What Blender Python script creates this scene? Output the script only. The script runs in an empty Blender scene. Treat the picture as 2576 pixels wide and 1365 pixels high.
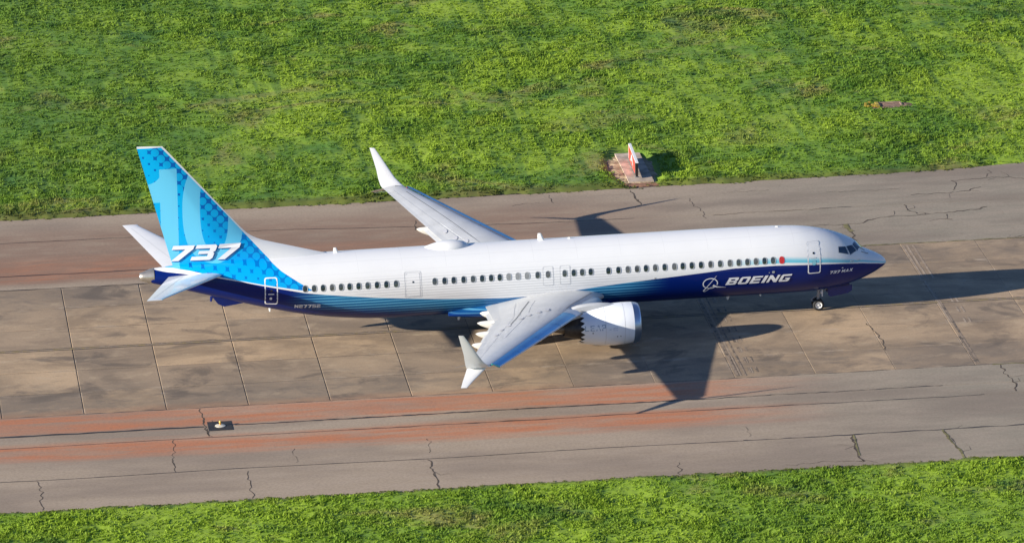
import bpy, bmesh, math, random
import numpy as np
from mathutils import Vector, Matrix, noise
random.seed(7)
rng = np.random.default_rng(11)
PI = math.pi
sc = bpy.context.scene
C = sc.collection

# ------------------------------------------------------------------ camera
cam = bpy.data.cameras.new('camera')
cam.sensor_width = 36.0
cam.lens = 15.146 * 1000 / 2576 * 36
cam.clip_start = 5.0
cam.clip_end = 9000.0
camo = bpy.data.objects.new('camera', cam)
C.objects.link(camo)
_r = Vector((0.991713, -0.12775, -0.013613)); _u = Vector((0.052219, 0.304007, 0.951238)); _f = _u.cross(_r)
camo.matrix_world = Matrix((( _r.x, _u.x, -_f.x, -58.714), (_r.y, _u.y, -_f.y, -328.122), (_r.z, _u.z, -_f.z, 110.404), (0, 0, 0, 1)))
sc.camera = camo

# ------------------------------------------------------------------ sky, sun, exposure
SUN_TRAVEL = Vector((3.30, 0.92, -1.0)).normalized()
sun_el = math.asin(-SUN_TRAVEL.z)
sun_rot = math.atan2(-SUN_TRAVEL.x, -SUN_TRAVEL.y)
world = bpy.data.worlds.new('World')
sc.world = world
world.use_nodes = True
wn = world.node_tree.nodes; wl = world.node_tree.links
bg = wn['Background']
sky = wn.new('ShaderNodeTexSky')
sky.sky_type = 'NISHITA'
sky.sun_disc = False
sky.sun_elevation = sun_el
sky.sun_rotation = sun_rot
sky.altitude = 300
sky.air_density = 1.0
sky.dust_density = 0.0
sky.ozone_density = 2.5
tint = wn.new('ShaderNodeMix'); tint.data_type = 'RGBA'; tint.blend_type = 'MULTIPLY'; tint.inputs[0].default_value = 1.0
tint.inputs[7].default_value = (0.86, 0.96, 1.26, 1)      # a slightly deeper blue than the model's own
wl.new(sky.outputs[0], tint.inputs[6]); wl.new(tint.outputs[2], bg.inputs[0])
bg.inputs[1].default_value = 0.060
sl = bpy.data.lights.new('sun', 'SUN')
sl.energy = 5.0
sl.angle = math.radians(0.5)
sl.color = (1.0, 0.92, 0.80)
so = bpy.data.objects.new('sun', sl)
C.objects.link(so)
so.rotation_mode = 'QUATERNION'
so.rotation_quaternion = SUN_TRAVEL.to_track_quat('-Z', 'Y')
so.location = (-200, -60, 80)
vs = sc.view_settings
vs.view_transform = 'Standard'
vs.look = 'None'
vs.exposure = 0.98
vs.gamma = 1.0
try: vs.use_curve_mapping = False
except Exception: pass

# ------------------------------------------------------------------ node helpers
class E:
    """a float socket in a node tree, with arithmetic"""
    def __init__(s, nt, sock): s.nt, s.s = nt, sock
    def m(s, op, *a, clamp=False):
        n = s.nt.nodes.new('ShaderNodeMath'); n.operation = op; n.use_clamp = clamp
        for i, v in enumerate((s,) + a):
            if isinstance(v, E): s.nt.links.new(v.s, n.inputs[i])
            else: n.inputs[i].default_value = float(v)
        return E(s.nt, n.outputs[0])
    def __add__(s, o): return s.m('ADD', o)
    __radd__ = __add__
    def __sub__(s, o): return s.m('SUBTRACT', o)
    def __rsub__(s, o): return (s * -1) + o
    def __mul__(s, o): return s.m('MULTIPLY', o)
    __rmul__ = __mul__
    def __truediv__(s, o): return s.m('DIVIDE', o)
    def abs(s): return s.m('ABSOLUTE')
    def cos(s): return s.m('COSINE')
    def fract(s): return s.m('FRACT')
    def floor(s): return s.m('FLOOR')
    def pow(s, o): return s.m('POWER', o)
    def gt(s, o): return s.m('GREATER_THAN', o)
    def lt(s, o): return s.m('LESS_THAN', o)
    def min(s, o): return s.m('MINIMUM', o)
    def max(s, o): return s.m('MAXIMUM', o)
    def inv(s): return 1 - s
    def ramp(s, a, b, lo=0.0, hi=1.0):
        n = s.nt.nodes.new('ShaderNodeMapRange'); n.clamp = True
        n.interpolation_type = 'SMOOTHSTEP'
        s.nt.links.new(s.s, n.inputs['Value'])
        if a > b: a, b, lo, hi = b, a, hi, lo
        n.inputs['From Min'].default_value = a; n.inputs['From Max'].default_value = b
        n.inputs['To Min'].default_value = lo; n.inputs['To Max'].default_value = hi
        return E(s.nt, n.outputs['Result'])
    def curve(s, pts):
        """piecewise curve through (x, y) points"""
        xs = [p[0] for p in pts]; ys = [p[1] for p in pts]
        x0, x1, y0, y1 = min(xs), max(xs), min(ys), max(ys)
        t = s.m('SUBTRACT', x0).m('DIVIDE', x1 - x0, clamp=True)
        n = s.nt.nodes.new('ShaderNodeFloatCurve')
        c = n.mapping.curves[0]
        P = [((x - x0) / (x1 - x0), (y - y0) / (y1 - y0)) for x, y in sorted(pts)]
        c.points[0].location = P[0]; c.points[1].location = P[-1]
        for q in P[1:-1]: c.points.new(*q)
        for q in c.points: q.handle_type = 'VECTOR'
        n.mapping.update()
        s.nt.links.new(t.s, n.inputs['Value'])
        return E(s.nt, n.outputs[0]) * (y1 - y0) + y0
def mixc(nt, f, a, b):
    n = nt.nodes.new('ShaderNodeMix'); n.data_type = 'RGBA'
    if isinstance(f, E): nt.links.new(f.s, n.inputs[0])
    else: n.inputs[0].default_value = f
    for i, v in ((6, a), (7, b)):
        if isinstance(v, (tuple, list)): n.inputs[i].default_value = (*v[:3], 1)
        else: nt.links.new(v, n.inputs[i])
    return n.outputs[2]
def newmat(name):
    m = bpy.data.materials.new(name); m.use_nodes = True
    nt = m.node_tree
    b = nt.nodes['Principled BSDF']
    return m, nt, b
def setc(nt, b, c):
    if isinstance(c, (tuple, list)): b.inputs['Base Color'].default_value = (*c[:3], 1)
    else: nt.links.new(c, b.inputs['Base Color'])
def noise_t(nt, vec, scale, detail=4, rough=0.55, dist=0.0, dim='3D'):
    n = nt.nodes.new('ShaderNodeTexNoise'); n.noise_dimensions = dim
    n.inputs['Scale'].default_value = scale; n.inputs['Detail'].default_value = detail
    n.inputs['Roughness'].default_value = rough; n.inputs['Distortion'].default_value = dist
    nt.links.new(vec, n.inputs['Vector'])
    return E(nt, n.outputs[0])
def vscale(nt, vec, v):
    n = nt.nodes.new('ShaderNodeVectorMath'); n.operation = 'MULTIPLY'
    nt.links.new(vec, n.inputs[0]); n.inputs[1].default_value = v
    return n.outputs[0]
def wpos(nt):
    return nt.nodes.new('ShaderNodeNewGeometry').outputs['Position']
def opos(nt):
    return nt.nodes.new('ShaderNodeTexCoord').outputs['Object']
def sep(nt, vec):
    n = nt.nodes.new('ShaderNodeSeparateXYZ'); nt.links.new(vec, n.inputs[0])
    return [E(nt, o) for o in n.outputs]
def bump(nt, b, h, strength=0.3, dist=0.02):
    n = nt.nodes.new('ShaderNodeBump'); n.inputs['Strength'].default_value = strength
    n.inputs['Distance'].default_value = dist
    nt.links.new(h.s, n.inputs['Height']); nt.links.new(n.outputs[0], b.inputs['Normal'])
def simple(name, col, rough=0.5, metal=0.0, coat=0.0, grain=0.06, gscale=3.0):
    m, nt, b = newmat(name)
    n = noise_t(nt, opos(nt), gscale, 5)
    f = n.ramp(0.3, 0.7)
    c0 = tuple(max(0, c * (1 - grain)) for c in col); c1 = tuple(min(1, c * (1 + grain)) for c in col)
    setc(nt, b, mixc(nt, f, c0, c1))
    b.inputs['Roughness'].default_value = rough
    b.inputs['Metallic'].default_value = metal
    b.inputs['Coat Weight'].default_value = coat
    b.inputs['Coat Roughness'].default_value = 0.06
    return m

# ------------------------------------------------------------------ object helpers
def tag(o, label=None, cat=None, group=None, kind=None):
    if label: o['label'] = label
    if cat: o['category'] = cat
    if group: o['group'] = group
    if kind: o['kind'] = kind
    return o
def link(name, me, mat=None, parent=None):
    o = bpy.data.objects.new(name, me)
    C.objects.link(o)
    if parent: o.parent = parent
    if mat is not None and me is not None and not me.materials:
        for x in (mat if isinstance(mat, (list, tuple)) else [mat]): me.materials.append(x)
    return o
def mesh(name, verts, faces, smooth=False, mi=None):
    me = bpy.data.meshes.new(name)
    me.from_pydata([tuple(v) for v in verts], [], faces)
    if smooth:
        me.polygons.foreach_set('use_smooth', [True] * len(me.polygons))
    if mi: me.polygons.foreach_set('material_index', mi)
    me.update()
    return me
def fixn(me):
    bm = bmesh.new(); bm.from_mesh(me)
    bmesh.ops.remove_doubles(bm, verts=bm.verts, dist=1e-5)
    bmesh.ops.recalc_face_normals(bm, faces=bm.faces)
    bm.to_mesh(me); bm.free(); return me
def smooth_angle(me, deg=35):
    """mark sharp edges by angle so smooth shading keeps creases"""
    bm = bmesh.new(); bm.from_mesh(me)
    a = math.radians(deg)
    for f in bm.faces: f.smooth = True
    for e in bm.edges:
        if len(e.link_faces) == 2 and e.calc_face_angle(0) > a: e.smooth = False
        if len(e.link_faces) != 2: e.smooth = False
    bm.to_mesh(me); bm.free(); return me
class MB:
    def __init__(s): s.v = []; s.f = []; s.mi = []
    def add(s, V, F, m=0):
        b = len(s.v); s.v += [tuple(v) for v in V]; s.f += [tuple(i + b for i in f) for f in F]; s.mi += [m] * len(F)
    def box(s, x0, x1, y0, y1, z0, z1, m=0, M=None):
        V = [Vector((x, y, z)) for x in (x0, x1) for y in (y0, y1) for z in (z0, z1)]
        if M: V = [M @ v for v in V]
        s.add(V, [(0, 1, 3, 2), (4, 6, 7, 5), (0, 4, 5, 1), (2, 3, 7, 6), (0, 2, 6, 4), (1, 5, 7, 3)], m)
    def loft(s, secs, closed=True, cap=True, m=0, wrap=False):
        n = len(secs[0]); V = [p for q in secs for p in q]; F = []
        k = len(secs)
        for i in range(k if wrap else k - 1):
            a = i * n; b2 = ((i + 1) % k) * n
            for j in range(n if closed else n - 1):
                jj = (j + 1) % n
                F.append((a + j, a + jj, b2 + jj, b2 + j))
        if cap and not wrap:
            F.append(tuple(range(n))[::-1]); F.append(tuple((k - 1) * n + j for j in range(n)))
        s.add(V, F, m)
    def tube(s, pts, r, n=10, m=0, cap=True):
        pts = [Vector(p) for p in pts]; secs = []
        for i, p in enumerate(pts):
            d = (pts[min(i + 1, len(pts) - 1)] - pts[max(i - 1, 0)]).normalized()
            a = d.orthogonal().normalized()
            if secs and i: a = (pa - d * pa.dot(d)).normalized()
            pa = a
            b = d.cross(a)
            rr = r[i] if isinstance(r, (list, tuple)) else r
            secs.append([p + (a * math.cos(t) + b * math.sin(t)) * rr for t in [2 * PI * k / n for k in range(n)]])
        s.loft(secs, m=m, cap=cap)
    def lathe(s, prof, origin, axis, up, n=32, m=0, fn=None, closed_prof=False):
        """prof: (along axis, radius)"""
        o = Vector(origin); ax = Vector(axis).normalized(); u = Vector(up).normalized(); w = ax.cross(u)
        secs = []
        for k, (d, r) in enumerate(prof):
            row = []
            for j in range(n):
                t = 2 * PI * j / n
                dd, rr = (fn(k, j, d, r, t) if fn else (d, r))
                row.append(o + ax * dd + (u * math.cos(t) + w * math.sin(t)) * rr)
            secs.append(row)
        s.loft(secs, cap=False, m=m)
    def me(s, name, smooth=False, angle=None, fix=True):
        me = mesh(name, s.v, s.f, smooth, s.mi if any(s.mi) else None)
        if fix: fixn(me)
        if angle: smooth_angle(me, angle)
        return me
# ------------------------------------------------------------------ materials: ground
ASPH_A = (0.235, 0.190, 0.150)
def stain_masks(nt, P):
    """red clay dust that lies in long bands beside the concrete; fades out towards the right"""
    x, y, z = sep(nt, P)
    st = vscale(nt, P, (0.05, 0.6, 1))
    n1 = noise_t(nt, st, 1.0, 5, 0.6)
    n2 = noise_t(nt, vscale(nt, P, (0.11, 1.6, 1)), 1.0, 4, 0.6)
    xr = (x + (n1 - 0.5) * 10)
    near = (y + (n2 - .5) * 1.6)
    b1 = near.ramp(-14.7, -14.0) * near.ramp(-11.2, -11.8)
    b2 = near.ramp(-19.6, -18.0) * near.ramp(-15.6, -16.6)
    b3 = near.ramp(12.4, 13.2) * near.ramp(18.4, 15.8)
    fade = xr.ramp(-1.0, -11.0)
    fade3 = xr.ramp(-8.0, -26.0)
    patch = n2.ramp(0.30, 0.60, 0.45, 1.0) * n1.ramp(0.28, 0.52, 0.5, 1.0)
    brk = noise_t(nt, vscale(nt, P, (0.22, 1.0, 1)), 1.0, 4, 0.6).ramp(.34, .56, .5, 1.0)
    return ((b1 + b2) * fade + b3 * fade3) * patch * brk * .95
m_asph, nt, b = newmat('weathered_asphalt')
P = wpos(nt)
x, y, z = sep(nt, P)
big = noise_t(nt, vscale(nt, P, (0.06, 0.22, 1)), 1.0, 4, 0.55)
fine = noise_t(nt, P, 6.0, 6, 0.7)
mott = noise_t(nt, vscale(nt, P, (0.35, 1.1, 1)), 1.0, 5, 0.62)
right = (x + (big - .5) * 14).ramp(-14, 8)
c = mixc(nt, right, (0.405, 0.318, 0.228), (0.298, 0.260, 0.198))
c = mixc(nt, mott.ramp(0.35, 0.68, 0, .38), c, (0.45, 0.360, 0.275))
c = mixc(nt, big.ramp(0.42, 0.62, 0, .5), c, (0.205, 0.160, 0.125))
c = mixc(nt, stain_masks(nt, P), c, (0.52, 0.190, 0.088))
farred = (y).ramp(11.6, 13.0) * y.ramp(24.5, 21.0) * x.ramp(-2, -16)
c = mixc(nt, farred * mott.ramp(.3, .6, .35, .75), c, (0.255, 0.155, 0.105))
rs = noise_t(nt, vscale(nt, P, (0.03, 2.4, 1)), 1.0, 3, 0.6)
c = mixc(nt, rs.ramp(0.60, 0.75, 0, .12), c, (0.17, 0.13, 0.10))
c = mixc(nt, fine.ramp(0.35, 0.7, 0, .35), c, (0.17, 0.135, 0.105))
c = mixc(nt, noise_t(nt, P, 1.3, 7, .75, .3).ramp(.56, .72, 0, .35), c, (0.19, 0.145, 0.108))
setc(nt, b, c); b.inputs['Roughness'].default_value = 0.9
b.inputs['Specular IOR Level'].default_value = 0.2
bump(nt, b, fine, 0.25, 0.01)

m_conc, nt, b = newmat('stained_concrete')
P = wpos(nt)
x, y, z = sep(nt, P)
oi = nt.nodes.new('ShaderNodeObjectInfo')
rnd = E(nt, oi.outputs['Random'])
big = noise_t(nt, vscale(nt, P, (0.13, 0.20, 1)), 1.0, 6, 0.62, 0.6)
mott = noise_t(nt, vscale(nt, P, (0.5, 0.9, 1)), 1.0, 6, 0.65, 0.3)
strk = noise_t(nt, vscale(nt, P, (0.42, .75, 1)), 1.0, 7, 0.70, .5)
fine = noise_t(nt, P, 7.0, 6, 0.7)
c = mixc(nt, big.ramp(0.36, 0.62), (0.315, 0.228, 0.145), (0.54, 0.385, 0.235))
c = mixc(nt, rnd.ramp(0, 1, 0, .60), c, (0.235, 0.185, 0.138))
c = mixc(nt, mott.ramp(0.5, 0.75, 0, .6), c, (0.55, 0.42, 0.275))
c = mixc(nt, strk.ramp(0.50, 0.68, 0, .48), c, (0.200, 0.150, 0.105))
edge = (y.abs() + (mott - .5) * 2).ramp(4.5, 9.5)
c = mixc(nt, edge * strk.ramp(.35, .65, .15, .6), c, (0.180, 0.150, 0.120))
c = mixc(nt, (y * -1 + (mott - .5) * 2).ramp(10.2, 11.3) * x.ramp(-8, -22) * .55, c, (0.36, 0.20, 0.115))
dark = noise_t(nt, vscale(nt, P, (0.26, 0.34, 1)), 1.0, 6, 0.62, .6)
c = mixc(nt, dark.ramp(0.54, 0.68, 0, .65), c, (0.115, 0.095, 0.078))
c = mixc(nt, fine.ramp(0.35, 0.75, 0, .25), c, (0.14, 0.112, 0.088))
# slab rims: pale spalled edges with dirt in them
O = opos(nt); ox, oy, oz = sep(nt, O)
rim = (ox.abs().ramp(2.14, 2.25)).max(oy.abs().ramp(1.70, 1.80))
c = mixc(nt, rim * mott.ramp(.50, .66, 0, .45), c, (0.40, 0.33, 0.26))
setc(nt, b, c); b.inputs['Roughness'].default_value = 0.88
b.inputs['Specular IOR Level'].default_value = 0.2
bump(nt, b, fine, 0.25, 0.01)

m_joint = simple('joint_filler', (0.045, 0.034, 0.026), 0.9, grain=.4, gscale=2.5)
m_crack = simple('crack_dark_brown', (0.075, 0.055, 0.038), 0.95, grain=.5, gscale=2.0)  # dark brown colour of the crack ribbons
m_weed = simple('crack_weeds', (0.17, 0.15, 0.06), 0.95, grain=.5, gscale=2.0)
m_tar = simple('tar_seal', (0.030, 0.025, 0.022), 0.6, grain=.4, gscale=1.5)

def wornpaint(name, paint, thr=0.5, base=(0.290, 0.218, 0.152), sx=1.0, sy=1.0):
    m, nt, b = newmat(name)
    P = wpos(nt)
    n = noise_t(nt, vscale(nt, P, (sx, sy, 1)), 2.2, 6, 0.7)
    fine = noise_t(nt, P, 7.0, 6, 0.7)
    c = mixc(nt, n.ramp(thr - .08, thr + .08), paint, base)
    c = mixc(nt, fine.ramp(0.35, 0.75, 0, .3), c, (0.14, 0.112, 0.088))
    setc(nt, b, c); b.inputs['Roughness'].default_value = 0.85
    return m
m_yel = wornpaint('faded_yellow_paint', (0.34, 0.25, 0.10), 0.47)
m_blk = wornpaint('worn_black_border', (0.045, 0.036, 0.028), 0.60)
m_blk2 = wornpaint('worn_marking_dark', (0.085, 0.068, 0.050), 0.47, sx=1.4, sy=.8)  # dark lines between the pale remnants of the marking
m_pale = wornpaint('scraped_pale_marking', (0.40, 0.31, 0.22), 0.50, sx=1.2, sy=.7)

# grass: shared colour logic for the turf sheet and the tufts on it
def grass_mat(name, tuft):
    m, nt, b = newmat(name)
    P = wpos(nt)
    x, y, z = sep(nt, P)
    P2 = vscale(nt, P, (1, 1, 0))
    big = noise_t(nt, vscale(nt, P2, (0.07, 0.075, 0)), 1.0, 4, 0.6, 0.5)
    mid = noise_t(nt, P2, 0.33, 5, 0.65, 0.6)
    sm = noise_t(nt, P2, 1.7, 4, 0.65)
    dry = noise_t(nt, vscale(nt, P2, (0.10, 0.13, 0)), 1.0, 6, 0.65, 0.8)
    c = mixc(nt, big.ramp(0.40, 0.60), (0.136, 0.261, 0.028), (0.280, 0.408, 0.034))
    c = mixc(nt, mid.ramp(0.46, 0.66, 0, .50), c, (0.326, 0.446, 0.045))
    c = mixc(nt, mid.ramp(0.45, 0.32, 0, .8), c, (0.089, 0.204, 0.029))
    c = mixc(nt, y.ramp(-26, -28, 0, .35), c, (0.280, 0.419, 0.030))
    c = mixc(nt, sm.ramp(0.5, 0.75, 0, .5), c, (0.252, 0.328, 0.041))
    dd = dry.ramp(0.53, 0.66, 0, .85)
    c = mixc(nt, dd, c, (0.308, 0.285, 0.089))
    # coarse dark weed patches
    dk = noise_t(nt, vscale(nt, P2, (0.10, 0.10, 0)), 1.3, 5, 0.6, .8)
    c = mixc(nt, (x + (mid - .5) * 22).ramp(-22, -50) * y.gt(30) * mid.ramp(.35, .62, .15, .6), c, (0.079, 0.181, 0.039))
    c = mixc(nt, dk.ramp(0.56, 0.68, 0, .75), c, (0.051, 0.152, 0.036))
    sk = noise_t(nt, vscale(nt, P2, (1.1, 0.06, 0)), 1.0, 3, 0.6)
    c = mixc(nt, sk.ramp(.50, .64, 0, .60) * y.gt(0), c, (0.079, 0.176, 0.028))
    # worn brown margin where turf meets pavement
    ed = (y + (sm - .5) * 1.2).ramp(27.0, 25.7) * y.gt(0) + (y + (sm - .5) * .9).ramp(-27.7, -26.9) * y.lt(0)
    c = mixc(nt, ed * .75, c, (0.107, 0.100, 0.030))
    if tuft:
        at = nt.nodes.new('ShaderNodeAttribute'); at.attribute_name = 'tint'
        t = E(nt, at.outputs['Fac'])
        c = mixc(nt, t.ramp(.5, 1.0, 0, .20), c, (0.373, 0.465, 0.082))
        c = mixc(nt, t.ramp(.40, 0.0, 0, .22), c, (0.074, 0.171, 0.021))
    else:
        c = mixc(nt, noise_t(nt, P2, 3.2, 4, 0.7).ramp(.46, .70, 0, .75), c, (0.079, 0.129, 0.023))
    setc(nt, b, c)
    b.inputs['Roughness'].default_value = 0.75
    b.inputs['Specular IOR Level'].default_value = 0.25
    if tuft:
        # a little light passes through the blades
        tr = nt.nodes.new('ShaderNodeBsdfTranslucent'); nt.links.new(c, tr.inputs[0])
        mx = nt.nodes.new('ShaderNodeMixShader'); mx.inputs[0].default_value = 0.45
        out = nt.nodes['Material Output']
        nt.links.new(b.outputs[0], mx.inputs[1]); nt.links.new(tr.outputs[0], mx.inputs[2])
        nt.links.new(mx.outputs[0], out.inputs[0])
    return m
m_turf = grass_mat('turf_ground', False)
m_tuft = grass_mat('grass_blades', True)
m_soil, nt, b = newmat('dry_soil')
P = wpos(nt)
n1 = noise_t(nt, P, 1.6, 6, .7); n2 = noise_t(nt, P, 6, 4, .7)
c = mixc(nt, n1.ramp(.4, .62), (0.27, 0.195, 0.115), (0.52, 0.41, 0.25))
c = mixc(nt, n2.ramp(.5, .7, 0, .5), c, (0.16, 0.13, 0.06))
setc(nt, b, c); b.inputs['Roughness'].default_value = .95

# ------------------------------------------------------------------ ground
EF, EN = 25.45, -26.75            # far and near pavement edges
def edge_far(x):
    xs = [-60, -14, 0, 8, 13, 18, 26, 40, 70]; ys = [25.35, 25.35, 25.6, 25.85, 26.0, 26.75, 28.0, 31, 38]
    return float(np.interp(x, xs, ys))
gm = MB()
gm.add([(-3000, -3000, -0.35), (3000, -3000, -0.35), (3000, 3000, -0.35), (-3000, 3000, -0.35)], [(0, 1, 2, 3)])
tag(link('ground', gm.me('ground', fix=False), m_turf), kind='structure')

X0, X1 = -75.0, 75.0
# dark bedding that shows in every joint
bed = MB(); bed.box(X0, X1, -26.9, 25.9, -0.30, -0.017)
taxi = tag(link('taxiway', bed.me('taxiway'), m_joint), kind='structure')
# concrete slabs 15 ft long, six rows
PX, PY = 4.585, 3.80
sm_ = MB()
hx, hy, bv = PX / 2 - 0.028, PY / 2 - 0.034, 0.025
ring0 = [(-hx, -hy), (hx, -hy), (hx, hy), (-hx, hy)]
ring1 = [(-hx + bv, -hy + bv), (hx - bv, -hy + bv), (hx - bv, hy - bv), (-hx + bv, hy - bv)]
sm_.add([(a, b_, -0.044) for a, b_ in ring0] + [(a, b_, -0.014) for a, b_ in ring0] + [(a, b_, 0) for a, b_ in ring1],
        [(8, 9, 10, 11)] + [(i, (i + 1) % 4, 4 + (i + 1) % 4, 4 + i) for i in range(4)] + [(4 + i, 4 + (i + 1) % 4, 8 + (i + 1) % 4, 8 + i) for i in range(4)])
slab_me = sm_.me('concrete_slab')
slab_me.materials.append(m_conc)
def fine_slab(gx, gy, name):
    m2 = slab_me.copy(); m2.name = name
    for v in m2.vertices:
        v.co.x += math.copysign(gx, v.co.x); v.co.y += math.copysign(gy, v.co.y)
    return m2
slab_right = fine_slab(.026, .022, 'concrete_slab_tight')
slab_mid = fine_slab(.010, .004, 'concrete_slab_mid')
for i in range(-4, 23):
    for j in range(6):
        xc = -43.4 + PX * (i + .5)
        o = link('concrete_slab', slab_right if xc > -20 else slab_mid, None, taxi)
        o.location = (xc, 0.06 + PY * (j - 2.5), random.uniform(-0.006, 0.003))
        o.rotation_euler = (random.uniform(-.0012, .0012), random.uniform(-.0008, .0008), 0)
YC0, YC1 = 0.06 - 3 * PY, 0.06 + 3 * PY
# asphalt shoulder lanes
def strip(name, ya, yb, z=0.0, wob=0.0, xa=X0, xb=X1, n=150):
    mb = MB(); A, B = [], []
    for i in range(n + 1):
        x = xa + (xb - xa) * i / n
        a = ya(x) if callable(ya) else ya
        b_ = yb(x) if callable(yb) else yb
        A.append((x, a)); B.append((x, b_))
    V = [(x, y, z) for x, y in A] + [(x, y, z) for x, y in B] + [(x, y, z - .044) for x, y in A] + [(x, y, z - .044) for x, y in B]
    k = n + 1
    F = [(i, i + 1, k + i + 1, k + i) for i in range(n)] + [(2 * k + i, 2 * k + i + 1, i + 1, i) for i in range(n)] + [(k + i, k + i + 1, 3 * k + i + 1, 3 * k + i) for i in range(n)]
    mb.add(V, F)
    return link('asphalt_lane', mb.me('asphalt_lane'), m_asph, taxi)
def wob(y0, amp, sc_, seed):
    return lambda x: y0 + amp * noise.noise(Vector((x * sc_, seed, 0)))
g_ = .022
l1 = wob(-14.55, .10, .13, 1); l2 = wob(-16.42, .12, .12, 2); l3 = wob(-21.75, .16, .10, 3)
l4 = wob(14.12, .12, .1, 4); l5 = wob(19.3, .15, .1, 5)
l5b = lambda x: l5(x) + float(np.interp(x, [-30, -15], [1.4, 0]))
near_edge = lambda x: EN - 0.0 + .12 * noise.noise(Vector((x * .5, 9, 0))) + .08 * noise.noise(Vector((x * 2.1, 19, 0)))
far_edge = lambda x: edge_far(x) + .12 * noise.noise(Vector((x * .5, 12, 0))) + .08 * noise.noise(Vector((x * 2.1, 29, 0)))
def off(f, d): return (lambda x: f(x) + d)
strip('a', off(l1, g_), YC0 - .035, 0.002)
strip('b', off(l2, g_), off(l1, -g_), -0.002)
strip('c', off(l3, g_), off(l2, -g_), 0.001)
strip('d', near_edge, off(l3, -g_), -0.001, n=500)
strip('e', YC1 + .035, off(l4, -g_), 0.001)
strip('f', off(l4, g_), off(l5b, -g_), -0.001)
strip('g', off(l5b, g_), far_edge, 0.001, n=500)

def ribbon(pts, w, z=0.005, jit=0.08, step=0.25, mb=None, wj=.6):
    """an uneven flat ribbon along a polyline"""
    mb = mb or MB()
    P = []
    for (a, b_) in zip(pts[:-1], pts[1:]):
        a, b_ = Vector((*a, 0)), Vector((*b_, 0)); L = (b_ - a).length; k = max(1, int(L / step))
        for i in range(k): P.append(a.lerp(b_, i / k))
    P.append(Vector((*pts[-1], 0)))
    n = len(P); V = []
    sd = random.random() * 100
    for i, p in enumerate(P):
        d = (P[min(i + 1, n - 1)] - P[max(i - 1, 0)]).normalized(); q = Vector((-d.y, d.x, 0))
        o = q * (noise.noise(Vector((p.x * 2.3, p.y * 2.3, sd))) * jit * 2)
        ww = w * .5 * (1 + wj * noise.noise(Vector((p.x * 1.7, p.y * 1.7, sd + 5))) * 2)
        ww = max(ww, w * .12)
        V += [p + o + q * ww + Vector((0, 0, z)), p + o - q * ww + Vector((0, 0, z))]
    mb.add(V, [(2 * i, 2 * i + 1, 2 * i + 3, 2 * i + 2) for i in range(n - 1)])
    return mb
CRACKS=[
 ([(12.31,21.71),(12.86,22.89),(12.68,23.56),(13.27,23.67),(15.07,23.87),(16.31,23.78),(17.15,23.21)],0.09),
 ([(14.97,24.01),(15.35,24.89),(15.33,25.46)],0.07),
 ([(9.57,21.14),(11.14,21.20),(12.41,21.27),(13.31,21.41),(14.19,22.02)],0.10),
 ([(4.55,22.64),(6.03,22.51),(7.89,22.48),(9.14,22.48)],0.06),
 ([(-1.50,23.69),(-0.64,23.63),(1.11,23.66)],0.06),
 ([(-12.39,24.95),(-12.47,23.91),(-12.31,23.26)],0.06),
 ([(-7.28,24.99),(-7.24,23.22),(-7.18,21.95)],0.12),
 ([(-4.14,22.76),(-4.01,21.61),(-3.61,19.88),(-3.65,18.44)],0.06),
 ([(-3.13,19.05),(-1.62,19.20),(0.48,19.25),(4.17,19.15)],0.06),
 ([(5.55,15.91),(6.55,16.68),(7.48,17.01),(9.71,17.04),(11.22,17.19),(13.16,17.59),(13.68,18.04)],0.12),
 ([(2.37,15.97),(4.07,15.84),(5.55,15.91)],0.07),
 ([(4.56,15.88),(4.52,14.99),(4.68,14.15),(4.51,12.57)],0.16),
 ([(8.82,19.18),(8.93,18.12),(9.19,17.25)],0.09),
 ([(10.90,16.83),(10.92,16.00),(11.12,15.77)],0.10),
 ([(13.64,11.60),(14.05,11.81),(14.75,11.89)],0.12),
 ([(-36.85,-11.56),(-36.90,-13.24),(-36.82,-14.93),(-36.86,-16.19)],0.10),
 ([(-38.85,-16.42),(-38.93,-18.21),(-39.13,-19.81),(-39.08,-21.68)],0.07),
 ([(-46.56,-21.93),(-46.46,-23.69),(-46.56,-25.24),(-46.57,-26.48)],0.07),
 ([(-35.26,-22.16),(-35.29,-23.97),(-35.35,-26.49)],0.06),
 ([(-25.26,-21.97),(-25.29,-24.05),(-25.31,-25.64),(-25.28,-26.75)],0.12),
 ([(-24.98,-18.58),(-25.08,-20.86)],0.04),
 ([(-32.41,-18.98),(-32.41,-21.26)],0.04),
 ([(-12.08,-24.66),(-12.21,-26.56)],0.05),
 ([(-2.04,-21.78),(-2.21,-23.72),(-2.26,-25.34),(-2.14,-26.16)],0.13),
 ([(-2.75,-24.12),(-2.21,-23.72)],0.05),
 ([(3.04,-21.80),(3.22,-23.98),(3.33,-25.63),(3.36,-26.44)],0.09),
 ([(8.34,-11.29),(8.42,-13.34),(8.51,-14.58),(8.46,-16.13)],0.10),
 ([(-7.46,-19.54),(-7.52,-21.19)],0.04),
 ([(-6.38,-26.10),(-4.38,-25.85),(-2.11,-26.01),(-1.43,-26.45)],0.05),
 ([(2.40,-2.99),(2.61,-5.59),(2.52,-7.92)],0.07),
 ([(-14.99,23.10),(-14.22,23.30),(-13.22,23.42)],0.05),
 ([(-21.26,21.08),(-21.31,19.86),(-21.42,19.19)],0.07),
]

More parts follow.
